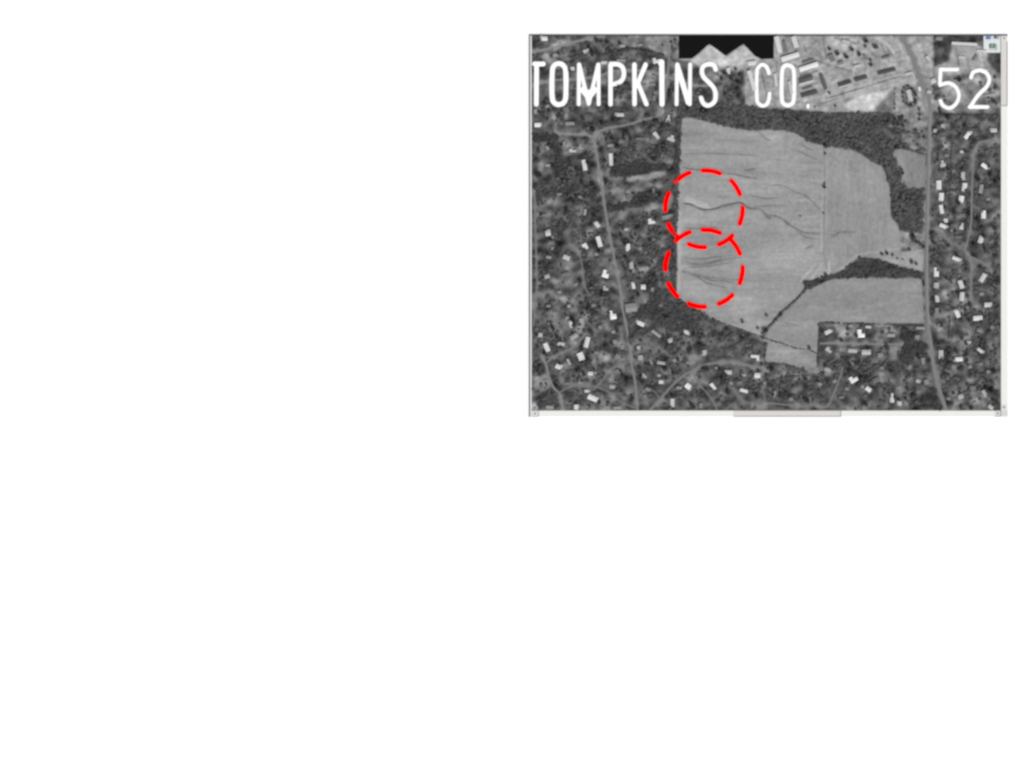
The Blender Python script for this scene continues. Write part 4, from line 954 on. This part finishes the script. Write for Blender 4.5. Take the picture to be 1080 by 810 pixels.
hedge([(714.8, 130), (714, 170), (712.6, 200)], 1.3, 'tall dark hedge at the upper western edge of the field', 0.05)
hedge([(711.5, 232), (711.2, 262), (711, 300)], 1.3, 'tall dark hedge at the lower western edge of the field', 0.05)
hedge([(684, 380), (686, 386), (689, 392), (691, 396)], 1.2, 'short dark slanting hedge near the lower western road', 0.05)
hedge([(664.5, 352), (664, 358), (666, 364)], 1.6, 'dark short hedge hugging the lower western road', 0.0)

# individual trees among the houses
def clumpy(x, y):
    return noise.noise(Vector((x*.055, y*.055, 1.3)))+0.7*noise.noise(Vector((x*.14, y*.14, 7.7)))
DARK = [(597, 105, 12, 5), (570, 205, 8, 12), (600, 200, 12, 10), (596, 237, 14, 6), (612, 250, 10, 6), (576, 282, 8, 8), (574, 300, 5, 10), (620, 290, 6, 8), (630, 315, 14, 8), (623, 334, 5, 9), (640, 245, 3, 5),
        (655, 160, 10, 7), (668, 156, 5, 8), (584, 350, 8, 6), (606, 395, 5, 12), (635, 392, 4, 10), (567, 388, 6, 12), (575, 425, 8, 8), (610, 415, 9, 6), (652, 405, 4, 14), (716, 365, 5, 12), (740, 362, 4, 14), (720, 378, 6, 10),
        (737, 395, 4, 7), (737, 412, 7, 7), (718, 416, 8, 6), (712, 420, 6, 5), (764, 402, 8, 6), (794, 372, 9, 4), (793, 400, 4, 10), (797, 416, 5, 6), (812, 412, 4, 9), (822, 403, 9, 5), (830, 408, 3, 14), (845, 420, 9, 4),
        (866, 400, 5, 10), (884, 384, 10, 4), (905, 388, 20, 8), (912, 400, 8, 8), (936, 408, 6, 6), (936, 415, 5, 6), (960, 420, 8, 8), (987, 366, 4, 4), (1000, 380, 8, 6), (1004, 400, 8, 5), (1030, 398, 8, 5), (1041, 402, 4, 5),
        (1048, 380, 4, 16), (1050, 300, 4, 14), (1050, 260, 4, 12), (1040, 262, 6, 5), (1030, 240, 6, 5), (1028, 215, 6, 4), (988, 250, 10, 5), (988, 268, 6, 6), (1013, 255, 4, 4), (1018, 280, 4, 7), (1022, 328, 5, 8), (1030, 342, 8, 5),
        (996, 180, 6, 5), (985, 168, 5, 5), (1016, 170, 6, 4), (1028, 155, 5, 3), (1040, 158, 5, 4), (1028, 135, 6, 4), (1043, 141, 4, 5), (996, 127, 6, 4), (1048, 125, 6, 6), (700, 135, 6, 6), (698, 160, 10, 8), (590, 130, 4, 8), (610, 95, 8, 6),
        (655, 90, 6, 10), (646, 100, 6, 10), (607, 60, 7, 8), (630, 90, 7, 5), (640, 115, 12, 6), (690, 244, 8, 8), (690, 260, 6, 6), (672, 250, 6, 4), (686, 270, 10, 4), (660, 290, 4, 5), (672, 292, 6, 4), (690, 330, 16, 8)]
def dens(x, y):
    d = clumpy(x, y)
    for (a, b, p, q) in DARK:
        if ((x-a)/p)**2+((y-b)/q)**2 < 1: return 0.75
    for (a, b, p, q) in LAWNS:
        if abs(x-a)/p < .5 and abs(y-b)/q < .5: d = min(d, -0.05)
    return d
def is_res(x, y):
    if any(inpoly(x, y, q) for q in NOSHRUB): return False
    if any(inpoly(x, y, q) for q in FIELDS) or any(inpoly(x, y, q) for q in WOODS): return False
    if 782 < x < 984 and y < 119: return False
    if 716 < x < 782 and y < 66: return False
    if 940 < x < 976 and 240 < y < 345: return False
    if x > 984 and y < 118: return dens(x, y) > 0.3
    return True
TG = [((561, 37, 640, 200), 'leafy dark tree among the houses in the upper left part of the view'), ((640, 110, 716, 300), 'leafy dark tree between the western road and the red circles'),
      ((561, 200, 655, 345), 'leafy dark tree left of the western road near its middle'), ((561, 345, 672, 433), 'leafy dark tree in the bottom left quarter of housing'),
      ((640, 37, 760, 112), 'leafy dark tree behind the white letters P to S'), ((655, 300, 760, 433), 'leafy dark tree among houses below the red circles'),
      ((760, 340, 880, 433), 'leafy dark tree between the field tail and bottom scroll bar'), ((880, 343, 984, 433), 'leafy dark tree in or below the housing block under lower field'),
      ((980, 37, 1056, 262), 'leafy dark tree near the looping lane in the upper right'), ((980, 262, 1056, 433), 'leafy dark tree in the lower right housing beside the scroll bar')]
def tlabel(x, y):
    for (a, b, c, d), l in TG:
        if a <= x < c and b <= y < d: return l
    return 'leafy dark tree standing among the houses'
for (x, y, r, r2) in HB:
    if random.random() < 0.42:
        a = random.random()*6.283; q = random.uniform(1.5, 2.4); px, py = x+math.cos(a)*(r2+q*.75), y+math.sin(a)*(r2+q*.75)
        if is_res(px, py) and LX0+3 < px < LX1-3 and LY0+3 < py < LY1-3:
            l = tlabel(px, py); tree(px, py, q, l, l.replace('leafy dark tree', 'trees'), 1.15)
budget = 298-ntree[0]; tries = 0
while budget > 0 and tries < 60000:
    tries += 1
    x, y = random.uniform(LX0, LX1), random.uniform(LY0, LY1); r = random.uniform(2.2, 3.7)
    if not is_res(x, y) or dens(x, y) < 0.0 or not free(x, y, r*.8): continue
    l = tlabel(x, y); tree(x, y, r, l, l.replace('leafy dark tree', 'trees')); budget -= 1
# the countless smaller trees and shrubs of the gardens
pts = []
y = LY0+1.5
while y < LY1-1:
    x = LX0+1.5
    while x < LX1-1:
        px, py = x+random.uniform(-1.3, 1.3), y+random.uniform(-1.3, 1.3)
        if is_res(px, py):
            d = dens(px, py); pr_ = 0.05 if d < -0.1 else 0.15 if d < 0.1 else 0.42 if d < 0.4 else 0.95
            r = random.uniform(.9, 2.3)
            if random.random() < pr_ and free(px, py, r*.7): pts.append((px, py, r))
        x += 3.1
    y += 3.1
clump_mass('garden_shrubbery', pts, 'scattered small trees and shrubs filling the gardens between the houses', 'shrubbery', 'stuff', 80, 0.42)
# scrubby dots on the mottled pale plot at lower left
for o_ in list(protos):
    for q in o_: bpy.data.objects.remove(q)
print('houses', len(H), 'trees', ntree[0], 'shrubs', len(pts), counts)
